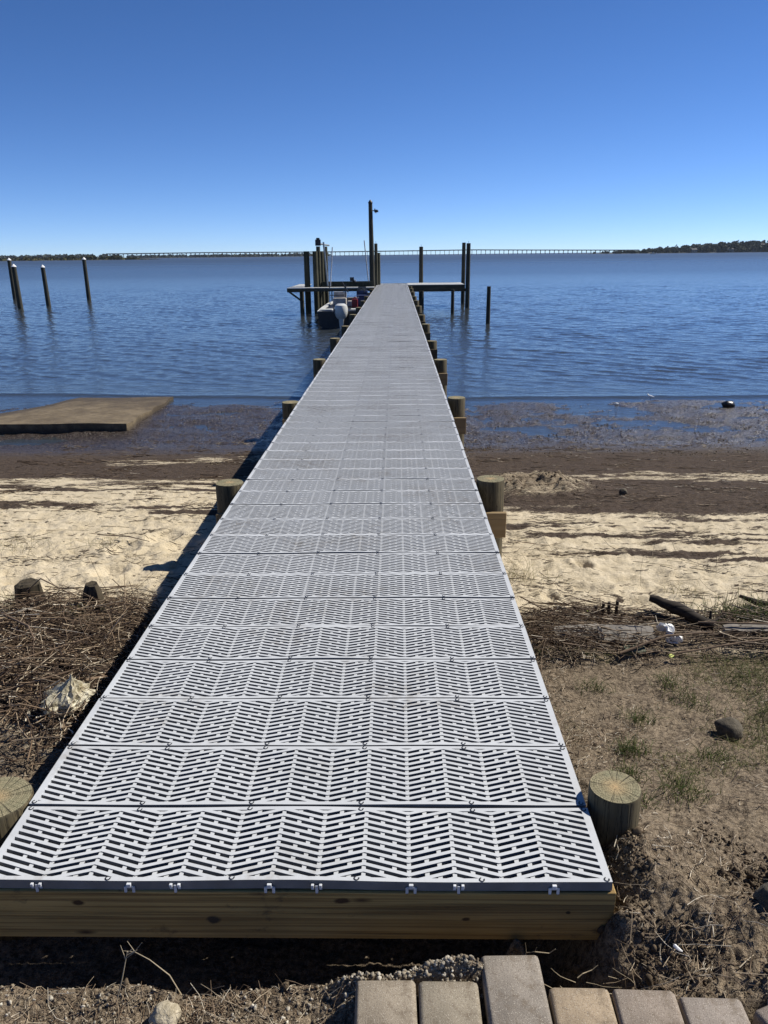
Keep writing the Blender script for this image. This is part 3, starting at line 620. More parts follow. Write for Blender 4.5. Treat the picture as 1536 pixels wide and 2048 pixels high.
b = MB(); b.tube([(.72, .1, 4.6), (.56, .1, 2.7)], .028, 8); b.build('guide_pole', PVC, bl)
b = MB(); b.tube([(2.22, 2.9, 4.95), (2.42, 2.9, 2.75)], .028, 8); b.build('guide_pole', PVC, bl)
b = MB(); b.box(.1, 2.72, .46, .54, 2.70, 2.93); b.box(.1, 2.72, .545, .62, 2.64, 2.70); b.build('cross_beam', LIFTPILE, bl)
b = MB(); b.box(1.55, 1.75, .42, .62, 2.94, 3.13); b.tube([(1.72, .42, 2.96), (1.9, .5, 2.84)], .05, 8); b.build('winch', BLACK, bl)
b = MB(); b.box(1.78, 1.86, .36, .44, 2.94, 3.02); b.build('winch_bracket', CAPW, bl)
for xx, zz in ((.62, -.2), (2.05, -.2)):
    b = MB(); b.tube([(xx-.02, .5, 2.64), (xx, -.1, 1.3)], .035, 8); b.build('bunk_arm', GALV, bl)

# boat in the lift
BX, BY = -2.02, 32.9
boat = tag(empty('motor_boat', (BX, BY, WZ)), 'small dark hulled open boat with white outboard motor left of the pier', 'boat')
def hull_ring(y, w, zb, zt, fl=.12):
    return [(-w, y, zt), (-w+fl*.3, y, zb+.2), (-w*.55, y, zb), (w*.55, y, zb), (w-fl*.3, y, zb+.2), (w, y, zt)]
b = MB(); b.loft([hull_ring(0, 1.0, -.12, .62), hull_ring(2.2, 1.02, -.12, .64), hull_ring(4.2, .92, -.08, .70), hull_ring(5.6, .55, .02, .80), hull_ring(6.2, .12, .3, .9)], 0); b.build('hull', HULL, boat)
b = MB()
for s in (-1, 1):
    b.loft([[(s*(w-.16), y, z), (s*(w+.03), y, z), (s*(w+.03), y, z+.045), (s*(w-.16), y, z+.045)] for y, w, z in ((0, 1.0, .625), (2.2, 1.02, .645), (4.2, .92, .705), (5.6, .55, .805))])
b.build('gunwale', BOATW, boat)
b = MB(); b.box(-.98, .98, -.06, -.005, .50, .66); b.build('transom', HULL, boat)
for s, x0 in ((-1, -.93), (1, .35)):
    b = MB(); b.box(x0, x0+.52, .12, .62, .668, .73); b.build('stern_hatch', BOATW, boat, bevel=.02)
b = MB(); b.box(-.62, -.02, 3.2, 3.75, .70, 1.02); b.box(-.62, -.02, 3.7, 3.8, 1.02, 1.28); b.build('seat', SEATG, boat, bevel=.03)
b = MB(); b.box(.0, .56, 3.9, 4.3, .70, 1.0); b.build('seat', SEAT, boat, bevel=.03)
b = MB(); b.box(.06, .5, 2.7, 3.05, .67, .92); b.build('seat', SEATG, boat, bevel=.04)
b = MB(); b.box(.40, .92, 4.4, 4.8, .74, 1.28); b.build('console', BLUE, boat, bevel=.04)
b = MB(); b.add([(.42, 4.42, 1.285), (.90, 4.42, 1.285), (.84, 4.6, 1.46), (.48, 4.6, 1.46)], [(0, 1, 2, 3)]); b.build('windscreen', GLASS, boat)
b = MB()
for k in range(16):
    a0, a1 = 2*math.pi*k/16, 2*math.pi*(k+1)/16
    b.tube([(.62+.16*math.cos(a0), 4.32+.05*math.sin(a0), 1.24+.15*math.sin(a0)), (.62+.16*math.cos(a1), 4.32+.05*math.sin(a1), 1.24+.15*math.sin(a1))], .016, 6, caps=False)
b.build('steering_wheel', BLACK, boat)
b = MB(); b.tube([(-.05, 3.5, .7), (-.03, 3.5, 1.62)], .02, 8); b.tube([(.05, 3.8, 1.25), (-.22, 3.6, 1.72)], .035, 8); b.tube([(-.75, 3.2, .7), (-.75, 3.2, 1.7)], .018, 6); b.tube([(-.75, 3.2, 1.15), (-.1, 3.2, 1.15)], .02, 6); b.build('rail', BLACK, boat)
mo = MB(); mo.loft([[(w*math.cos(a), -.36+d*math.sin(a), z) for a in [2*math.pi*k/20 for k in range(20)]] for z, w, d in ((.38, .14, .16), (.46, .22, .26), (.62, .27, .32), (.80, .275, .33), (.92, .24, .30), (.98, .15, .20))])
om = mo.build('outboard_motor', COWL, boat, smooth=True)
b = MB(); b.box(-.275, -.262, -.52, -.2, .60, .78); b.build('side_stripe', COWLB, om)
b = MB(); b.loft([[(-.10, -.52, .40), (.10, -.52, .40), (.10, -.22, .40), (-.10, -.22, .40)], [(-.06, -.48, -.05), (.06, -.48, -.05), (.06, -.26, -.05), (-.06, -.26, -.05)], [(-.03, -.46, -.5), (.03, -.46, -.5), (.03, -.3, -.5), (-.03, -.3, -.5)]]); b.build('motor_leg', COWL, om)
b = MB(); b.box(-.2, .2, -.6, -.2, -.02, .0); b.build('cavitation_plate', COWLB, om)
b = MB(); b.box(-.2, .2, -.14, -.065, .3, .62); b.build('motor_bracket', BLACK, boat)
can = tag(empty('fuel_can', (BX+.42, BY+2.35, WZ+.66)), 'red fuel can standing in the boat behind the outboard motor', 'fuel can')
b = MB(); b.box(-.13, .13, -.09, .09, 0, .36); b.build('body', RED, can, bevel=.03)
b = MB(); b.tube([(-.08, 0, .362), (.02, 0, .46), (.1, 0, .362)], .02, 8); b.build('handle', RED, can)
b = MB(); b.tube([(.09, 0, .34), (.17, 0, .44)], [.03, .018], 8); b.build('spout', BOATW, can)
cb = tag(empty('cooler', (BX+.76, BY+3.3, WZ+.67)), 'dark blue cooler box standing in the boat next to the pier', 'cooler')
b = MB(); b.box(-.27, .27, -.2, .2, 0, .40); b.build('body', BLUE, cb, bevel=.03)
b = MB(); b.box(-.28, .28, -.21, .21, .404, .47); b.build('lid', BLUE, cb, bevel=.02)
b = MB(); b.box(-.1, .1, -.235, -.205, .22, .26); b.build('handle', BOATW, cb)

# ------------------------------------------------------------------ far shore, bridge
br = tag(empty('bridge', (0, 2500, WZ)), 'long low road bridge on many thin piers crossing the bay on the horizon', 'bridge')
def brz(x):
    return float(np.interp(x, [-1700, -820, -600, -200, 20, 230, 330, 660, 760], [14, 14, 14.6, 12.8, 13.3, 14.2, 12.8, 9.0, 8.4]))
xs = list(range(-900, 741, 20)); b = MB(); b.loft([[(x, -5, brz(x)-1.6), (x, 5, brz(x)-1.6), (x, 5, brz(x)), (x, -5, brz(x))] for x in xs]); b.build('deck', simple('bridge_deck_concrete', (.018, .024, .03), .8), br)
BP = simple('bridge_pier_concrete', (.03, .036, .042), .8)
b = MB()
for s in (-4.7, 4.7): b.loft([[(x, s-.15, brz(x)+.02), (x, s+.15, brz(x)+.02), (x, s+.15, brz(x)+1.3), (x, s-.15, brz(x)+1.3)] for x in xs])
b.build('railing', BP, br)
for k, x in enumerate(range(-890, 735, 14)):
    b = MB()
    for s in (-3.2, 3.2): b.box(x-.5, x+.5, s-.5, s+.5, -3, brz(x)-2.45)
    b.box(x-.8, x+.8, -4.6, 4.6, brz(x)-2.4, brz(x)-1.63); b.build('pier', BP, br)

def blobs(name, pts, mat, parent=None, lumps=10, leaf=.34):
    """crowns made of many small leaf clumps (tilted quads) spread through each crown's volume"""
    V, F, T = [], [], []; n0 = 0
    for (x, y, z, rx, rz, n, base) in pts:
        u = RNG.normal(size=(n, 3)); u /= np.linalg.norm(u, axis=1)[:, None]; rad = RNG.random(n)**.38
        lob = 1+.28*np.sin(u[:, 0]*5+x)*np.cos(u[:, 2]*4+y)
        c = u*(rad*lob)[:, None]*np.array([rx, rx, rz])+np.array([x, y, z])
        a = RNG.normal(size=(n, 3)); a /= np.linalg.norm(a, axis=1)[:, None]; w = np.cross(a, RNG.normal(size=(n, 3))); w /= np.linalg.norm(w, axis=1)[:, None]
        s = (leaf*rx*(.6+.8*RNG.random(n)))[:, None]
        q = np.stack([c-a*s-w*s*.7, c+a*s-w*s*.7, c+a*s+w*s*.7, c-a*s+w*s*.7], 1)
        V.append(q.reshape(-1, 3)); F.append(np.arange(n*4).reshape(-1, 4)+n0); n0 += n*4
        T.append(np.repeat(np.clip(base+RNG.normal(size=n)*.16, 0, 1), 4))
    return npmesh(name, np.concatenate(V), np.concatenate(F), mat, parent, attrs={'tint': ('FLOAT', np.concatenate(T))})
# wooded hill on the right
hx = np.linspace(380, 1500, 80); hy = np.linspace(1480, 1900, 24); HX, HY = np.meshgrid(hx, hy)
def hillz(x, y): return WZ-.6+(1.2+7.5*sst(x, 430, 720)*sst(y, 1500, 1640)+.6*perlin(x*.01, y*.01, 5))*sst(x, 380, 420)*sst(y, 1480, 1500)
EARTH = simple('shore_earth', (.04, .04, .024), .95, scale=.05)
tag(npmesh('wooded_hill', np.stack([HX, HY, hillz(HX, HY)], -1).reshape(-1, 3), grid_faces(*HX.shape), EARTH, smooth=True), kind='structure')
pts = []
for k in range(900):
    x = random.uniform(402, 1250); y = 1497+223*random.random()**2; t = float(sst(x, 400, 690))
    h = (4+8.5*t)*random.uniform(.75, 1.15); z = float(hillz(x, y)); front = y < 1530
    pts.append((x, y, z+h*.42, h*random.uniform(.45, .62), h*.56, 60, .25+.3*random.random()))
tag(blobs('far_woods', pts, LEAFY, leaf=.36), 'dark wood of mixed trees covering the low hill along the right shore', 'wood', kind='stuff')
HW = simple('house_wall', (.20, .195, .19), .8, var=.1); HR = simple('house_roof', (.07, .068, .07), .8); HWIN = simple('house_window', (.05, .06, .07), .3)
for x, y, w, h, lab in ((543, 1492, 9, 5, 'small pale house among the trees near the left end of the wooded shore'), (607, 1494, 15, 5.5, 'long pale house at the waterline below the dark hill'),
                    (645, 1497, 26, 6, 'longest pale building on the wooded hill near the right edge'), (678, 1520, 8, 12, 'tall narrow pale house showing between the trees at the right edge')):
    hs_ = tag(empty('house', (x, y, WZ+.6)), lab, 'house', 'houses on the wooded far shore')
    b = MB(); b.box(-w/2, w/2, 0, 8, -1.5, h); b.build('wall', HW, hs_)
    b = MB(); b.loft([[(-w/2-.5, -.5, h+.02), (-w/2-.5, 8.5, h+.02), (-w/2-.5, 4, h+2.6)], [(w/2+.5, -.5, h+.02), (w/2+.5, 8.5, h+.02), (w/2+.5, 4, h+2.6)]]); b.build('roof', HR, hs_)
    for k in range(max(2, int(w/5))):
        b = MB(); xx = -w/2+(k+.5)*w/max(2, int(w/5)); b.box(xx-.8, xx+.8, -.06, -.01, 1.4, 3.2); b.build('window', HWIN, hs_)
# marsh island and tree line on the left
ix = np.linspace(-910, -311, 60); iy = np.linspace(1024, 1120, 16); IX, IY = np.meshgrid(ix, iy)
def islz(x, y):
    x = x/1.75; y = y/1.75; return WZ-.7+(1.5+.3*perlin(x*.05, y*.05, 9))*sst(y, 585, 594)*(1-sst(y, 630, 640))*(1-sst(x, -215, -180))*sst(x, -520, -480)
tag(npmesh('marsh_island', np.stack([IX, IY, islz(IX, IY)], -1).reshape(-1, 3), grid_faces(*IX.shape), EARTH, smooth=True), kind='structure')
n = 5200; gx = RNG.uniform(-875, -320, n); gy = RNG.uniform(1033, 1100, n); gh = RNG.uniform(1.3, 2.9, n)*np.interp(gx, [-455, -320], [1, .55]); zz = islz(gx, gy); a = RNG.uniform(0, 3.14, n); ww = RNG.uniform(.9, 1.9, n)
dx, dy = np.cos(a)*ww, np.sin(a)*ww; lx = RNG.normal(size=n)*.3
V = np.stack([np.stack([gx-dx, gy-dy, zz-.1], 1), np.stack([gx+dx, gy+dy, zz-.1], 1), np.stack([gx+dx*.7+lx, gy+dy*.7, zz+gh], 1), np.stack([gx-dx*.7+lx, gy-dy*.7, zz+gh*.85], 1)], 1).reshape(-1, 3)
tag(npmesh('marsh_grass', V, np.arange(n*4).reshape(-1, 4), SHRUBM, attrs={'tint': ('FLOAT', np.repeat(np.clip(.7+RNG.normal(size=n)*.2, 0, 1), 4))}), 'olive brown marsh grass on the low island along the left shore', 'grass', kind='stuff')
for x0, w, h, lab in ((-272, 6.5, 2.9, 'dark shrub at the left end of the marsh island'), (-258, 5, 2.9, 'dark shrub right beside the leftmost shrub on the marsh island'), (-242, 4.4, 3.4, 'tall dark shrub in the middle of the marsh island'),
                 (-228, 7, 3.6, 'wide olive shrub behind the tallest mooring pile'), (-211, 9, 3.2, 'broad olive shrub near the right tip of the marsh island'), (-196, 4, 1.9, 'low shrub at the right tip of the marsh island')):
    x0 *= 1.75; w *= 1.75; h *= 1.55; s_ = tag(empty('shrub', (x0, 1043, WZ+.5)), lab, 'shrub', 'shrubs on the marsh island')
    q = [(random.uniform(-w, w)*.75, random.uniform(-2, 2), h*.42, h*.55, h*.5, 60, .3+.25*random.random()) for _ in range(9)]
    blobs('foliage', q, SHRUBM, s_, leaf=.28)
    b = MB()
    for k in range(4): b.tube([(random.uniform(-.5, .5)*w*.6, 0, -.6), (random.uniform(-.7, .7)*w, 0, h*.5)], [.12, .05], 5)
    b.build('stem', STICK, s_)
pts = [(random.uniform(-2100, -880), random.uniform(2510, 2620), WZ+5+random.uniform(-1, 1.2), random.uniform(6, 11), random.uniform(5.5, 7.4), 40, .4+.25*random.random()) for _ in range(330)] + [(random.uniform(-900, -230), random.uniform(2640, 2700), WZ+3+random.uniform(-.6, .8), random.uniform(6, 11), random.uniform(3.8, 5.2), 34, .4+.25*random.random()) for _ in range(190)]
tag(blobs('far_tree_line', pts, LEAFY, leaf=.36), 'thin dark line of trees on the horizon at the far left', 'wood', kind='stuff')
tx = np.linspace(-2200, -200, 80); ty = np.linspace(2480, 2720, 13); TX, TY = np.meshgrid(tx, ty)
tag(npmesh('far_shore', np.stack([TX, TY, WZ-.4+1.6*np.maximum(sst(TY, 2480, 2510)*(1-sst(TX, -890, -850)), sst(TY, 2600, 2640)*(1-sst(TX, -240, -205)))], -1).reshape(-1, 3), grid_faces(*TX.shape), EARTH, smooth=True), kind='structure')
fb = tag(empty('far_boat', (330, 1050, WZ)), 'tiny white motor boat far out on the bay in front of the wooded shore', 'boat')
b = MB(); b.loft([[(-4, -1.2, .9), (-4, 1.2, .9), (-4, .6, -.2), (-4, -.6, -.2)], [(2, -1.2, 1.0), (2, 1.2, 1.0), (2, .6, -.2), (2, -.6, -.2)], [(4.4, -.1, 1.3), (4.4, .1, 1.3), (4.2, .05, .5), (4.2, -.05, .5)]]); b.build('hull', CAPW, fb)
b = MB(); b.box(-1.4, 1.2, -.8, .8, 1.02, 1.9); b.build('cabin', BOATW, fb, bevel=.1)

# ------------------------------------------------------------------ things on the beach
def H(x, y): return float(gz(np.array([x]), np.array([y]))[0])
# silted concrete slab (boat ramp) at the left
sb = tag(empty('boat_ramp', (-7.4, 12.88, WZ)), 'brown silt covered concrete boat ramp slab at the left water edge', 'boat ramp')
b = MB(); q = random.Random(2); nx, ny = 40, 16; rings = []
def stop(u, v): return .175-v*(.125+.26*min(1, max(0, (.70-u)/.22)))+.004*math.sin(u*9+v*4)+.004*math.sin(u*23+v*11)
vs = []; fs = []
for j in range(ny+1):
    for i in range(nx+1):
        u, v = i/nx, j/ny
        x = -3.6+6.65*u-.12*v+.03*math.sin(v*19)*(u > .97)+(0.95*v if u > .5 else 0)*(u-.5)*.0; vs.append((x+.012*math.sin(v*31)*u, 3.3*v+.012*math.sin(u*37)*(1-v)-.35*u*0, stop(u, v)))
n0 = len(vs)
for j in range(ny):
    for i in range(nx): a = j*(nx+1)+i; fs.append((a, a+1, a+nx+2, a+nx+1))
for i in range(nx+1): vs.append((vs[i][0], vs[i][1]+.05, -.5))
for i in range(nx): fs.append((i+1, i, n0+i, n0+i+1))
n1 = len(vs)
for j in range(ny+1): p = vs[j*(nx+1)+nx]; vs.append((p[0]-.03, p[1], -.5))
for j in range(ny): a = j*(nx+1)+nx; fs.append((a+nx+1, a, n1+j, n1+j+1))
b.add(vs, fs); b.build('slab', SLAB, sb, smooth=True)

# pavers
def paver(x0, y1, w, l, rz, col, lab, h=.075, tilt=(0, 0), z=-.078):
    t = MB(); t.box(-w/2, w/2, -l, 0, -h, 0)
    o = t.build('paver', paver_mat(col), None, (x0+w/2, y1, z), False, (tilt[0], tilt[1], rz), .012, 4)
    for f in o.data.polygons: f.use_smooth = True
    q = random.Random(int(abs(x0)*1000))
    for v in o.data.vertices:
        e = max(abs(v.co.x)/(w/2), abs(v.co.y+l/2)/(l/2)); k = .0018 if e > .9 else .0004
        v.co.x += q.uniform(-k, k); v.co.y += q.uniform(-k, k)*.8; v.co.z += q.uniform(-k, k)*.4
    return tag(o, lab, 'paver', 'concrete pavers laid at the foot of the pier')
paver(.180, 1.437, .1455, .29, R(1.2), (.31, .262, .20), 'leftmost concrete paver in the row, plain brownish grey', tilt=(R(.5), R(-.4)))
paver(.3335, 1.434, .146, .29, R(.6), (.29, .25, .19), 'concrete paver with yellowish patch, second from the left', tilt=(0, R(.5)))
paver(.494, 1.508, .146, .29, R(.8), (.285, .25, .21), 'grey paver that sticks out farthest towards the pier', tilt=(R(-.4), 0), z=-.076)
paver(.650, 1.418, .146, .29, R(.2), (.37, .29, .20), 'orange tan paver just right of the protruding one', tilt=(R(.6), R(.5)))
paver(.803, 1.416, .148, .29, R(-2), (.29, .24, .195), 'mauve grey paver right of the orange tan one', tilt=(0, R(-.8)))
paver(.958, 1.400, .148, .29, R(-1.5), (.29, .25, .215), 'grey brown paver with dry roots along its top edge', tilt=(R(-.6), 0), z=-.084)
paver(1.118, 1.392, .13, .29, R(24), (.27, .225, .19), 'slanted paver at the right end, partly hidden by soil', tilt=(R(2), R(3)), z=-.088)
paver(1.19, 1.47, .14, .2, R(-14), (.36, .27, .21), 'pinkish paver corner at the bottom right edge of the photo', tilt=(R(1), R(-2)), z=-.085)

def rough_lathe(name, prof, mat, parent, seed, n=18, amp=.12, loc=(0, 0, 0)):
    q = random.Random(seed); ph = [q.uniform(0, 6.28) for _ in range(6)]; b = MB()
    b.loft([[(r*(1+amp*math.sin(2*a+ph[0])+amp*.8*math.sin(3*a+ph[1]+z*9)+amp*.6*math.sin(7*a+ph[2]))*math.cos(a), r*(1+amp*math.sin(2*a+ph[0])+amp*.8*math.sin(3*a+ph[1]+z*9)+amp*.6*math.sin(7*a+ph[2]))*math.sin(a), z+.25*r*amp*math.sin(5*a+ph[3])+.1*r*math.sin(a+ph[4])) for a in [2*math.pi*k/n for k in range(n)]] for r, z in prof])
    return b.build(name, mat, parent, loc, True)
o = rough_lathe('wood_stump', [(.088, -.2), (.084, .03), (.080, .08), (.074, .13), (.07, .165), (.05, .176), (.02, .170)], ROT, None, 4, 28, .085, (-2.05, 4.42, H(-2.05, 4.42)+.03))
tag(o, 'old cut off piling stump behind the reed heap, flat topped', 'stump', 'rotten stumps at the reed heap')
o = rough_lathe('wood_stump', [(.068, -.2), (.064, .03), (.058, .08), (.052, .12), (.036, .16), (.012, .15)], ROT, None, 9, 24, .10, (-1.53, 4.16, H(-1.53, 4.16)+.02))
tag(o, 'smaller jagged rotten stump nearest the pier', 'stump', 'rotten stumps at the reed heap')
# rock
def rock(name, x, y, rx, ry, rz, mat, label, cat, seed, group=None, sink=.3, sub=3, amp=.25):
    bm = bmesh.new(); bmesh.ops.create_icosphere(bm, subdivisions=sub, radius=1)
    from mathutils import noise as mn
    for v in bm.verts:
        d = v.co.normalized(); k = 1+amp*mn.noise(d*1.6+Vector((seed, 0, 0)))+amp*.5*mn.noise(d*4+Vector((0, seed, 0)))+amp*.2*mn.noise(d*11)
        v.co = Vector((d.x*rx*k, d.y*ry*k, d.z*rz*k))
    for f in bm.faces: f.smooth = True
    me = bpy.data.meshes.new(name); bm.to_mesh(me); bm.free(); me.materials.append(mat)
    o = bpy.data.objects.new(name, me); o.location = (x, y, H(x, y)+rz*(1-sink)); link(o)
    return tag(o, label, cat, group)
ROCKM = M('dark_rock'); v = ROCKM.co('Object'); ROCKM.set(Base_Color=ROCKM.ramp(ROCKM.noise(v, 22, 6, .7), [(.3, (.035, .03, .022)), (.6, (.12, .10, .07)), (.75, (.26, .22, .16))]), Roughness=.95); ROCKM.bump(ROCKM.noise(v, 40, 5, .7), .8, .01); ROCKM = ROCKM.m
PALER = M('pale_rubble'); v = PALER.co('Object'); PALER.set(Base_Color=PALER.ramp(PALER.noise(v, 60, 5, .7), [(.3, (.22, .18, .11)), (.65, (.58, .51, .38))]), Roughness=.95); PALER.bump(PALER.noise(v, 90, 4, .7), .9, .008); PALER = PALER.m
rock('rock', 1.70, 2.85, .058, .055, .048, ROCKM, 'fist sized dark rock lying on the thin grass at the right', 'rock', 3, sink=.3)
rock('rock', 1.30, 1.66, .045, .04, .035, ROCKM, 'soil covered stone sunk in the bank right of the pavers', 'rock', 8, sink=.5)
rock('rubble', -.29, 1.395, .035, .035, .03, PALER, 'pale crumbly lump of mortar among dry stems at the bottom left', 'rubble', 5, sink=.2)
rock('rubble', -.05, 1.33, .03, .03, .025, PALER, 'smaller pale lump in the gravel left of the pavers', 'rubble', 15, sink=.3)
rock('mud_lump', 6.66, 14.85, .125, .08, .07, simple('wet_black_mud', (.012, .011, .010), .35), 'black wet lump lying at the water edge on the right', 'lump', 21, sink=.4)
rock('clod', 2.72, 8.0, .045, .04, .035, ROCKM, 'dark clod at the foot of the sand mound', 'clod', 6, sink=.2)
# crumpled bag
bm = bmesh.new(); bmesh.ops.create_icosphere(bm, subdivisions=4, radius=1)
from mathutils import noise as mn
for v in bm.verts:
    d = v.co.normalized(); k = 1+.35*mn.noise(d*2.2)+.45*abs(mn.noise(d*4.3+Vector((3, 1, 2))))-.12*abs(mn.noise(d*9+Vector((1, 5, 2))))
    neck = max(0, d.z-.35); w = 1-.85*min(1, neck*1.5)
    v.co = Vector((d.x*.088*k*w+.07*neck, d.y*.085*k*w, d.z*.062*k+.07*neck))
for f in bm.faces: f.smooth = False
me = bpy.data.meshes.new('plastic_bag'); bm.to_mesh(me); bm.free(); me.materials.append(BAG)
o = bpy.data.objects.new('plastic_bag', me); o.location = (-1.165, 2.90, H(-1.165, 2.90)+.05); link(o)
tag(o, 'crumpled cream plastic bag beside the pier among dead reeds', 'bag')
# white plastic scrap
vs = []; fs = []
for j in range(9):
    for i in range(7):
        u, v = i/6-.5, j/8-.5; vs.append((u*.062*(1.1-abs(v)*1.3)+.012*math.sin(v*9), .03*math.sin(u*7+v*5)+.02*v, v*.13+.01*math.sin(u*13)))
for j in range(8):
    for i in range(6): a = j*7+i; fs.append((a, a+1, a+8, a+7))
b = MB(); b.add(vs, fs); o = b.build('plastic_scrap', WHITEP, None, (1.76, 3.78, H(1.76, 3.78)+.06), True, (R(-60), 0, R(35)))
sm = o.modifiers.new('thick', 'SOLIDIFY'); sm.thickness = .003
tag(o, 'bright white torn plastic scrap in the wrack line below the driftwood', 'plastic scrap')
# planks
def plank(x, y, l, w, h, rz, mat, label, tilt=0, dz=.02, roll=0):
    b = MB(); n = 14; q = random.Random(int(l*999)); rings = []
    for i in range(n+1):
        u = -l/2+l*i/n; e = .8 if i in (0, n) else 1; o_ = q.uniform(-.004, .004)
        rings.append([(u, -w/2*e+o_, -h/2), (u, w/2*e+o_*.5, -h/2), (u, w/2*e+o_*.5, h/2+q.uniform(-.002, .002)), (u, -w/2*e+o_, h/2+q.uniform(-.002, .002))])
    b.loft(rings); o = b.build('plank', mat, None, (x, y, H(x, y)+dz), False, (roll, tilt, rz)); return tag(o, label, 'plank', 'planks in the wrack line')
plank(1.53, 3.80, .30, .10, .03, R(-3), GREYPLANK, 'grey weathered plank lying between the black pegs and the white scrap', dz=.045, roll=R(32))
plank(1.28, 3.86, .26, .07, .025, R(6), GREYPLANK, 'narrow grey board end left of the wider plank, half buried in reeds', dz=.035, roll=R(25))
plank(1.54, 3.66, .11, .05, .02, R(4), simple('greenish_wood', (.10, .11, .07), .8), 'short greenish block below the grey plank', dz=.018, roll=R(20))
plank(2.40, 3.86, .62, .05, .03, R(-2), GREYPLANK, 'long grey strip of wood under the grass tuft at the right edge', dz=.04, roll=R(20))
# driftwood log and branch
def branch(name, pts, rad, mat, label, cat, group=None, n=8, parent=None):
    q = random.Random(int(pts[0][0]*1000)); P = []; Rr = []
    for i in range(len(pts)-1):
        a, c = Vector(pts[i]), Vector(pts[i+1])
        for k in range(5):
            t = k/5; P.append(a.lerp(c, t)+Vector((q.uniform(-1, 1), q.uniform(-1, 1), q.uniform(-1, 1)))*rad[i]*.25); Rr.append((rad[i]*(1-t)+rad[i+1]*t)*q.uniform(.85, 1.15))
    P.append(Vector(pts[-1])); Rr.append(rad[-1]); b = MB(); b.tube(P, Rr, n); o = b.build(name, mat, parent, (0, 0, 0), True)
    if label: tag(o, label, cat, group)
    return o
h = H(1.9, 4.1); dl = tag(empty('driftwood', (1.95, 4.1, h)), 'black broken driftwood log lying across the wrack line', 'driftwood')
def rel(pts): return [(x-1.95, y-4.1, z-h) for x, y, z in pts]
branch('log', rel([(1.76, 4.14, h+.13), (1.92, 4.05, h+.09), (2.08, 3.98, h+.02)]), [.02, .042, .034], DRIFT, None, None, parent=dl, n=10)
branch('limb', rel([(2.06, 4.0, h+.02), (2.075, 4.02, h+.10)]), [.012, .007], DRIFT, None, None, parent=dl)
branch('limb', rel([(2.04, 3.98, h+.03), (2.18, 4.06, h+.06)]), [.014, .005], DRIFT, None, None, parent=dl)
h = H(1.72, 4.05)
branch('driftwood', [(1.66, 4.08, h+.03), (1.74, 4.08, h+.05), (1.86, 4.04, h+.03)], [.016, .022, .018], DRIFT, 'short dark log under the upper end of the broken driftwood', 'driftwood')
h = H(2.55, 4.5)
branch('driftwood', [(2.46, 4.52, h+.05), (2.56, 4.44, h+.035), (2.85, 4.34, h+.02)], [.012, .022, .024], DRIFT, 'dark driftwood branch at the right edge of the sand', 'driftwood')
for k, (dx, r_h) in enumerate(((0, .05), (.032, .062), (.075, .066), (.115, .068))):
    x = 1.46+dx; b = MB(); b.tube([(0, 0, -.05), (0, 0, r_h*1.6)], [.011 if k != 0 else .007, .009], 8); o = b.build('peg', DRIFT, None, (x, 4.16, H(x, 4.16)), True, (0, R((-4, 5, -2, 3)[k]), 0))
    tag(o, ('thinnest black peg, leftmost of the row behind the grey plank', 'slim black peg second from the left behind the grey plank', 'black peg third from the left behind the grey plank', 'broad black peg at the right end of the row behind the plank')[k], 'peg', 'black pegs in the sand')

# ---- stalks, sticks
def stalk_mesh(P, rad, tint, k=4):
    """P (n,s,3) polylines, rad (n,), tint (n,)"""
    n, s, _ = P.shape; d = np.gradient(P, axis=1); d /= np.linalg.norm(d, axis=2, keepdims=True)+1e-9
    a = np.where(np.abs(d[..., 2:3]) < .9, np.array([0, 0, 1.]), np.array([1., 0, 0])); u = np.cross(d, a); u /= np.linalg.norm(u, axis=2, keepdims=True)+1e-9; w = np.cross(d, u)
    tp = np.linspace(1, .55, s)[None, :, None]
    V = np.stack([P+(rad[:, None, None]*tp)*(math.cos(2*math.pi*q/k)*u+math.sin(2*math.pi*q/k)*w) for q in range(k)], 2)   # n,s,k,3
    i = np.arange(n*s*k).reshape(n, s, k); j = np.roll(i, -1, 2)
    F = np.stack([i[:, :-1], j[:, :-1], j[:, 1:], i[:, 1:]], -1).reshape(-1, 4)
    return V.reshape(-1, 3), F, np.repeat(tint, s*k)
def lay(n, xy, lmin, lmax, rmin, rmax, lift, ang=(0, 3.14), tint=(.35, .25), s=4, curve=.15, tilt=.18):
    x, y = xy; L = RNG.uniform(lmin, lmax, n)*RNG.uniform(.5, 1, n); a = RNG.uniform(*ang, n); t = np.linspace(-.5, .5, s)
    c = RNG.normal(size=n)*curve
    px = x[:, None]+np.cos(a)[:, None]*L[:, None]*t-np.sin(a)[:, None]*(c*L)[:, None]*(t**2*4-1)*.5
    py = y[:, None]+np.sin(a)[:, None]*L[:, None]*t+np.cos(a)[:, None]*(c*L)[:, None]*(t**2*4-1)*.5
    pz = gz(px, py).mean(1, keepdims=True)*.5+gz(px, py)*.5+(RNG.random(n)**1.5*lift)[:, None]+(RNG.normal(size=n)*tilt)[:, None]*L[:, None]*t
    pz = np.maximum(pz, gz(px, py)+.002)
    return np.stack([px, py, pz], -1), RNG.uniform(rmin, rmax, n), np.clip(RNG.normal(size=n)*tint[1]+tint[0], 0, 1)
def scatter(n, x0, x1, y0, y1, mask):
    X_, Y_ = [], []; c = 0
    while c < n:
        x = RNG.uniform(x0, x1, n*2); y = RNG.uniform(y0, y1, n*2); k = RNG.random(n*2) < mask(x, y); X_.append(x[k]); Y_.append(y[k]); c += k.sum()
    return np.concatenate(X_)[:n], np.concatenate(Y_)[:n]
def merge(parts):
    V, F, T = [], [], []; n0 = 0
    for v, f, t in parts: V.append(v); F.append(f+n0); T.append(t); n0 += len(v)
    return np.concatenate(V), np.concatenate(F), np.concatenate(T)
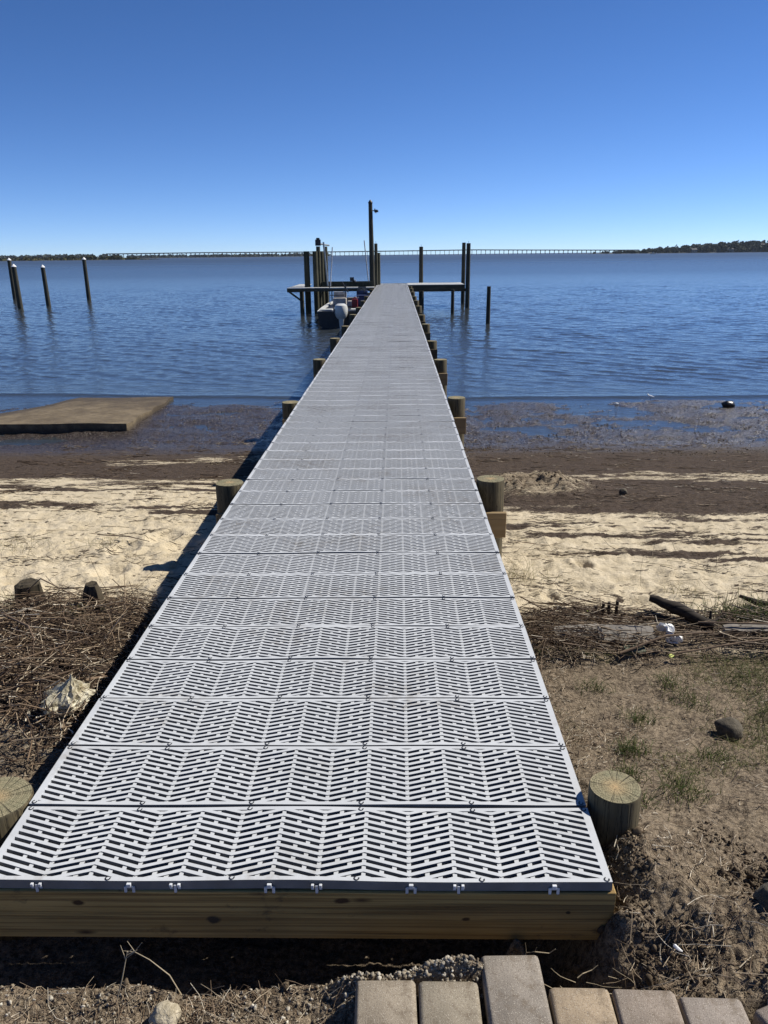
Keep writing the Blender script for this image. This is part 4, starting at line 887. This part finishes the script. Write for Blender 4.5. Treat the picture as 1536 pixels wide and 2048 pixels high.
def stuff(name, parts, mat, label, cat):
    V, F, T = merge(parts)
    return tag(npmesh(name, V, F, mat, attrs={'tint': ('FLOAT', T)}), label, cat, kind='stuff')
hp = lambda x, y: heap(x, y)
stuff('dead_reeds', [stalk_mesh(*lay(3300, scatter(3300, -3.6, -.98, 2.3, 4.7, hp), .06, .34, .0015, .0038, .11, (0, 3.14), (.40, .32), tilt=.3)),
                     stalk_mesh(*lay(700, scatter(700, -3.6, -1.0, 2.4, 4.6, hp), .25, .65, .002, .0042, .13, (-.5, .6), (.42, .22), curve=.08)),
                     stalk_mesh(*lay(2600, scatter(2600, -3.4, -.98, 2.3, 4.7, hp), .02, .07, .001, .004, .09, (0, 3.14), (.5, .3)))],
      REED, 'tangled heap of dead brown reed stalks left of the pier', 'dead reeds')
wm = lambda x, y: wrack(x, y)*(1-.45*sst(fbm(x*1.2, y*1.2, 2, 151), -.1, .3))
stuff('wrack_line', [stalk_mesh(*lay(2300, scatter(2300, .98, 3.4, 3.4, 4.5, wm), .05, .26, .0012, .003, .06, (0, 3.14), (.40, .32), tilt=.3)),
                     stalk_mesh(*lay(260, scatter(260, 1.5, 3.4, 3.5, 4.2, wm), .3, .8, .002, .0045, .06, (-.22, .16), (.55, .25), curve=.04)),
                     stalk_mesh(*lay(330, scatter(330, .98, 1.6, 3.45, 4.35, wm), .15, .4, .0015, .0035, .09, (-.9, .2), (.38, .24)))],
      REED, 'line of dead reeds and twigs washed up across the right side', 'dead reeds')
om_ = lambda x, y: .15+.85*sst(fbm(x*1.4, y*1.4, 3, 161), .0, .3)
stuff('soil_litter', [stalk_mesh(*lay(7000, scatter(7000, .9, 3.2, 1.5, 3.7, om_), .012, .06, .0007, .0018, .012, (0, 3.14), (.66, .3), s=3)),
                      stalk_mesh(*lay(500, scatter(500, .9, 2.6, 1.4, 3.7, om_), .06, .18, .0007, .0016, .02, (0, 3.14), (.5, .28))),
                      stalk_mesh(*lay(1300, scatter(1300, -2.2, -.95, 2.0, 2.9, om_), .012, .06, .0008, .002, .012, (0, 3.14), (.5, .3), s=3)),
                      stalk_mesh(*lay(1500, scatter(1500, -.9, .18, 1.26, 1.49, om_), .012, .06, .0006, .0013, .012, (0, 3.14), (.62, .25), s=3)),
                      stalk_mesh(*lay(170, scatter(170, -.85, .15, 1.28, 1.48, om_), .05, .14, .0006, .0014, .04, (0, 3.14), (.62, .22), tilt=.5)),
                      stalk_mesh(*lay(140, scatter(140, .62, 1.35, 1.42, 1.62, om_), .05, .15, .0007, .0017, .03, (0, 3.14), (.62, .25), tilt=.4))],
      REED, 'bits of dry straw and rootlets strewn over the bare soil', 'straw')
sm_ = lambda x, y: .08+.92*sst(fbm(x*1.3, y*2.2, 3, 171), .05, .35)
stuff('beach_litter', [stalk_mesh(*lay(2400, scatter(2400, -4.2, 4.2, 4.3, 8.3, sm_), .02, .12, .0012, .0036, .004, (-.5, .5), (.12, .14), s=3)),
                       stalk_mesh(*lay(260, scatter(260, -4, 4, 4.2, 7, sm_), .12, .4, .0015, .003, .02, (-.7, .7), (.22, .2), tilt=.12)),
                       stalk_mesh(*lay(160, scatter(160, -3.2, 3.2, 4.3, 6, sm_), .06, .2, .001, .002, .06, (0, 3.14), (.25, .2), tilt=.9)),
                       stalk_mesh(*lay(2600, scatter(2600, -5, 5.5, 7.6, 12.2, sm_), .02, .16, .0015, .005, .008, (-.5, .5), (.45, .3), s=3)),
                       stalk_mesh(*lay(500, scatter(500, -5, 5.5, 7.2, 11.5, sm_), .15, .4, .002, .005, .015, (-.4, .4), (.3, .25), tilt=.1))],
      REED, 'dark flecks of plant debris scattered over the pale sand', 'debris')
# grass
def blades(n, xy, h0, h1, tint, w=.0022, lean=.5):
    x, y = xy; hh = RNG.uniform(h0, h1, n); a = RNG.uniform(0, 6.28, n); l = hh*RNG.random(n)*lean*2; t = np.linspace(0, 1, 4)
    px = x[:, None]+np.cos(a)[:, None]*l[:, None]*t**1.8; py = y[:, None]+np.sin(a)[:, None]*l[:, None]*t**1.8
    pz = gz(x, y)[:, None]+hh[:, None]*(t-.25*t**2*(l/hh)[:, None])
    return np.stack([px, py, pz], -1), np.full(n, w)*RNG.uniform(.6, 1.2, n), np.clip(RNG.normal(size=n)*tint[1]+tint[0], 0, 1)
def clump(n, x, y, r): return x+RNG.normal(size=n)*r, y+RNG.normal(size=n)*r
gm_ = lambda x, y: sst(fbm(x*1.7, y*1.7, 3, 181)+.30*sst(x, 1.3, 2.0)*sst(y, 2.3, 2.8)-.3*(1-sst(y, 1.9, 2.2)), .05, .42)
gp = [stalk_mesh(*blades(9500, scatter(9500, .92, 3.2, 1.9, 3.7, gm_), .008, .038, (.58, .27), .0011, 1.0), k=3)]
for (x, y, r, n, hh) in ((1.22, 2.66, .035, 120, .07), (1.30, 2.30, .05, 140, .06), (1.14, 2.42, .03, 90, .06), (1.55, 2.62, .05, 120, .05), (1.35, 2.98, .04, 90, .06), (1.66, 3.15, .06, 130, .06), (2.0, 3.0, .10, 220, .07), (1.62, 3.35, .04, 80, .09),
                     (1.24, 3.3, .04, 70, .06), (2.2, 2.7, .12, 220, .06), (2.1, 3.4, .1, 150, .06), (1.12, 2.2, .03, 60, .05), (1.86, 2.35, .06, 80, .05)):
    gp.append(stalk_mesh(*blades(n, clump(n, x, y, r), hh*.4, hh, (.35, .2), .0014, .6), k=3))
stuff('thin_grass', gp, GRASS, 'thin patchy green and yellow grass on the soil right of the pier', 'grass')
gp = [stalk_mesh(*blades(420, clump(420, 2.36, 4.16, .13), .04, .13, (.30, .22), .002, .6), k=3), stalk_mesh(*blades(6, clump(6, 2.28, 4.2, .05), .16, .24, (.1, .1), .003, .15), k=3), stalk_mesh(*blades(200, clump(200, 2.75, 4.1, .16), .04, .13, (.35, .22), .002, .6), k=3)]
stuff('grass_tuft', gp, GRASS, 'green grass tuft behind the wrack line at the right edge', 'grass')
gp = [stalk_mesh(*blades(90, clump(90, -2.18, 4.45, .06), .04, .13, (.55, .25), .0016, .6), k=3), stalk_mesh(*blades(70, clump(70, -1.62, 4.08, .035), .03, .08, (.35, .2), .0016, .7), k=3),
      stalk_mesh(*blades(60, clump(60, -2.9, 5.9, .12), .04, .16, (.9, .1), .0013, .7), k=3), stalk_mesh(*blades(50, clump(50, -2.2, 6.0, .10), .03, .10, (.85, .1), .0013, .8), k=3), stalk_mesh(*blades(90, clump(90, 1.14, 5.0, .12), .04, .16, (.85, .12), .0013, .8), k=3), stalk_mesh(*blades(60, clump(60, 2.2, 4.72, .07), .02, .08, (.9, .1), .0013, 1.1), k=3)]
stuff('dry_sprigs', gp, GRASS, 'dry sprigs and short grass standing in the sand and by the stumps', 'grass')
# clods, gravel
ico = bmesh.new(); bmesh.ops.create_icosphere(ico, subdivisions=2, radius=1); IV = np.array([v.co[:] for v in ico.verts]); IF = np.array([[v.index for v in f.verts] for f in ico.faces]); ico.free()
def stones(n, xy, r0, r1, tint, lift=.35, pw=2.5):
    x, y = xy; r = r0+(r1-r0)*RNG.random(n)**pw; sc = RNG.uniform(.65, 1.15, (n, 3)); k = 1+.34*np.sin(IV@(RNG.normal(size=(3, n))*2.2)+RNG.uniform(0, 6, n)).T+.22*np.sin(IV@(RNG.normal(size=(3, n))*4.5)).T
    V = IV[None]*k[:, :, None]*(r[:, None]*sc)[:, None, :]+np.stack([x, y, gz(x, y)+r*lift], 1)[:, None, :]
    F = IF[None]+(np.arange(n)*len(IV))[:, None, None]; return V.reshape(-1, 3), F.reshape(-1, 3), np.repeat(np.clip(RNG.normal(size=n)*tint[1]+tint[0], 0, 1), len(IV))
cm = lambda x, y: sst(fbm(x*4, y*4, 3, 191), -.15, .25)*(1-sst(y+.2*perlin(x*3, y*3, 8), 1.85, 2.1))
stuff('soil_clods', [stones(5200, scatter(5200, .9, 1.75, 1.42, 2.1, cm), .0010, .0060, (.30, .2), pw=4), stones(50, scatter(50, .95, 1.6, 1.5, 1.95, cm), .007, .013, (.3, .15)), stones(900, scatter(900, .9, 2.6, 1.9, 3.6, om_), .001, .005, (.45, .2)),
                     stones(420, scatter(420, -.9, .95, 1.48, 1.66, om_), .003, .014, (.25, .15)), stones(260, scatter(260, -2, -.95, 2, 3, om_), .002, .008, (.5, .2))],
      STONE, 'loose crumbs and clods of dark soil beside the pier end', 'soil')
gm2 = lambda x, y: np.exp(-((x-.33)/.19)**4-((y-1.475)/.05)**2)
gm3 = lambda x, y: .25+.75*sst(fbm(x*6, y*6, 2, 195), .0, .25)
stuff('gravel', [stones(1300, scatter(1300, .1, .56, 1.40, 1.54, gm2), .0015, .006, (.85, .12)), stones(2400, scatter(2400, -.75, .17, 1.26, 1.49, gm3), .001, .0055, (.74, .2), pw=4), stones(150, scatter(150, .5, 1.2, 1.40, 1.47, om_), .0015, .005, (.55, .15))],
      STONE, 'pale crushed gravel behind and left of the pavers', 'gravel')
mm = lambda x, y: .15+.85*sst(fbm(x*1.2, y*2, 3, 196), -.05, .3)
stuff('mud_crumbs', [stones(5200, scatter(5200, .95, 8.5, 10.6, 14.9, mm), .003, .014, (.30, .28), 0), stones(900, scatter(900, -4.2, -1, 12, 15.6, mm), .003, .012, (.3, .25), 0), stones(500, scatter(500, 1.2, 2.6, 7.9, 9.1, lambda x, y: np.exp(-((x-1.85)/.6)**2-((y-8.55)/.5)**2)), .003, .016, (.52, .14), .1)],
      STONE, 'crumbs of wet mud and shell standing out of the tidal flat', 'mud')
# single sticks
def stick(pts, r, label, tint=None, mat=STICK): 
    P = [(x, y, H(x, y)+dz) for x, y, dz in pts]; return branch('stick', P, [r]*(len(P)-1)+[r*.5], mat, label, 'stick', 'single sticks on the beach')
stick([(-1.62, 2.92, .06), (-1.35, 3.02, .09), (-1.18, 3.09, .12)], .006, 'long straight brown stick whose end touches the plastic bag')
stick([(-1.93, 3.86, .10), (-1.66, 3.62, .12), (-1.55, 3.45, .10)], .006, 'pale stick slanting down the middle of the reed heap')
stick([(-1.55, 3.15, .11), (-1.25, 3.42, .13)], .0045, 'thin brown stick pointing up towards the pier across the reed heap')
stick([(-2.0, 4.3, .16), (-1.88, 4.26, .19), (-1.65, 4.16, .11)], .004, 'thin forked stick leaning against the flat topped stump')
stick([(-1.62, 4.28, .02), (-1.55, 4.4, .14)], .003, 'thin upright twig standing in the sand between the two stumps')
stick([(1.10, 4.42, .03), (1.32, 4.38, .05), (1.56, 4.52, .04)], .004, 'long thin twig lying on the sand beside the pier')
stick([(1.06, 4.48, .06), (1.16, 4.2, .05), (1.27, 3.98, .05)], .0045, 'dark stick leaning from the pier edge into the wrack')
stick([(1.75, 3.62, .06), (2.3, 3.72, .07), (2.9, 3.78, .07)], .006, 'long pale cane lying along the wrack line at the right edge')
stick([(1.95, 3.88, .08), (2.35, 3.86, .08), (3.0, 3.92, .08)], .0055, 'straight cane lying above the pale one near the right edge')
stick([(1.45, 3.62, .05), (1.72, 3.70, .08), (1.98, 3.76, .07)], .007, 'dark thick cane below the white plastic scrap')
stick([(-2.35, 6.3, .03), (-2.0, 6.1, .04), (-1.78, 5.95, .02)], .005, 'dark twig lying on the open sand left of the pier')
stick([(-1.12, 3.02, .10), (-1.03, 3.16, .13)], .008, 'pale broken cane right beside the plastic bag under the deck edge')
# dry weeds in front of the fascia
def weed(x, y, stems, label):
    z = H(x, y); t = tag(empty('dry_weed', (x, y, z)), label, 'weed', 'dry weeds in front of the pier end')
    for pts, r in stems: b = MB(); b.tube([Vector(p) for p in pts], [r*(1-.5*i/(len(pts)-1)) for i in range(len(pts))], 5); b.build('stem', PALEST, t)
PALEST = simple('pale_dry_stem', (.40, .33, .22), .8)
weed(-.43, 1.44, [([(0, 0, 0), (.02, .01, .07), (.035, .03, .14)], .0022), ([(.035, .03, .135), (.05, .03, .15)], .0015), ([(.03, .025, .12), (.02, .03, .16)], .0013), ([(.034, .028, .13), (.06, .03, .145)], .0013)], 'pale forked dry stem sticking up left of the bent one')
weed(-.27, 1.47, [([(0, 0, 0), (-.03, .01, .06), (-.08, .02, .10), (-.12, .03, .115)], .002), ([(-.12, .03, .115), (-.135, .03, .15)], .0013), ([(-.12, .03, .115), (-.14, .025, .10)], .0013), ([(-.12, .03, .115), (-.15, .03, .118)], .001), ([(-.12, .03, .115), (-.10, .035, .14)], .001)], 'thin arching dry stem with star shaped tip in front of the timber')
weed(.62, 1.60, [([(0, 0, .10), (.01, .0, .16), (.03, -.01, .175), (.07, -.01, .17), (.085, -.01, .185)], .0018), ([(.01, 0, .16), (.005, -.005, .20)], .0012), ([(.03, -.01, .172), (.035, -.01, .19)], .001)], 'pale curled rootlet hanging on the timber near its right end')
rn = random.Random(12); st = []
for k in range(26):
    x, y, z = rn.uniform(-.16, .18), rn.uniform(-.05, .05), rn.uniform(-.02, .03); a = rn.uniform(-.9, .9)+(math.pi if rn.random() < .5 else 0); l = rn.uniform(.05, .13); pts = [(x, y, z)]
    for s_ in range(4): a += rn.uniform(-.5, .5); x += l/4*math.cos(a); y += l/4*math.sin(a)*.5; z += rn.uniform(-.006, .014); pts.append((x, y, z))
    st.append((pts, rn.uniform(.0007, .0018)))
weed(.90, 1.50, st, 'tangle of pale dry roots in the dark hollow right of the protruding paver')
b = MB(); b.tube([Vector((.012*math.cos(t), 0, .018*math.sin(t))) for t in [.2, .8, 1.4, 2.0, 2.6, 3.2]], [.002, .004, .005, .005, .004, .002], 7); o = b.build('shell', BIRDW, None, (1.02, 1.56, H(1.02, 1.56)+.02), True, (R(50), 0, R(-60))); tag(o, 'small pale curved shell piece in the soil above the roots', 'shell')
# leaves
for x, y, lab in ((1.72, 3.62, 'yellow green leaf lying below the white plastic scrap'), (1.415, 4.2, 'yellow green leaf on the sand left of the black pegs')):
    b = MB(); b.add([(-.016, 0, 0), (-.006, .011, .004), (.008, .012, .003), (.018, 0, .005), (.008, -.011, .003), (-.006, -.011, .004), (-.016, 0, -.001), (.018, 0, .004)], [(0, 5, 4, 3, 2, 1)]); o = b.build('leaf', YEL, None, (x, y, H(x, y)+.035), False, (R(30), 0, .4)); s_ = o.modifiers.new('t', 'SOLIDIFY'); s_.thickness = .001; tag(o, lab, 'leaf')
# gulls at the water edge
def gull(x, y, sc, lab):
    t = tag(empty('gull', (x, y, WZ)), lab, 'bird', 'white birds at the water edge'); b = MB()
    b.loft([[(u, r*math.cos(a), .13+h+r*1.05*math.sin(a)) for a in [2*math.pi*k/10 for k in range(10)]] for u, r, h in ((-.20, .008, .01), (-.12, .035, .0), (-.02, .065, .0), (.06, .06, .01), (.12, .035, .05), (.15, .03, .085), (.18, .032, .10), (.205, .018, .10))]); b.build('body', BIRDW, t, smooth=True)
    b = MB(); b.tube([(.2, 0, .23), (.245, 0, .222)], [.01, .003], 6); b.build('beak', YEL, t)
    for s in (-1, 1): b = MB(); b.tube([(.0, s*.02, .09), (.0, s*.022, -.05)], .005, 5); b.build('leg', BLACK, t)
    t.scale = (sc, sc, sc); t.rotation_euler.z = R(130)
gull(5.46, 15.75, .42, 'white bird standing in the shallows on the right')
rock('shell', 4.62, 15.2, .04, .03, .02, BIRDW, 'small white speck of shell at the water edge left of the bird', 'shell', 9, sink=.2, sub=2)

# ------------------------------------------------------------------ haze over the bay
m = bpy.data.materials.new('thin_air'); m.use_nodes = True; nt = m.node_tree
for n in list(nt.nodes):
    if n.type != 'OUTPUT_MATERIAL': nt.nodes.remove(n)
pv = nt.nodes.new('ShaderNodeVolumePrincipled'); pv.inputs['Density'].default_value = 4e-5; pv.inputs['Color'].default_value = (.75, .86, 1, 1); pv.inputs['Anisotropy'].default_value = .2
nt.links.new(pv.outputs[0], [n for n in nt.nodes if n.type == 'OUTPUT_MATERIAL'][0].inputs['Volume'])
b = MB(); b.box(-3000, 3000, -350, 3200, -8, 40); hz = b.build('haze', m); tag(hz, kind='stuff')
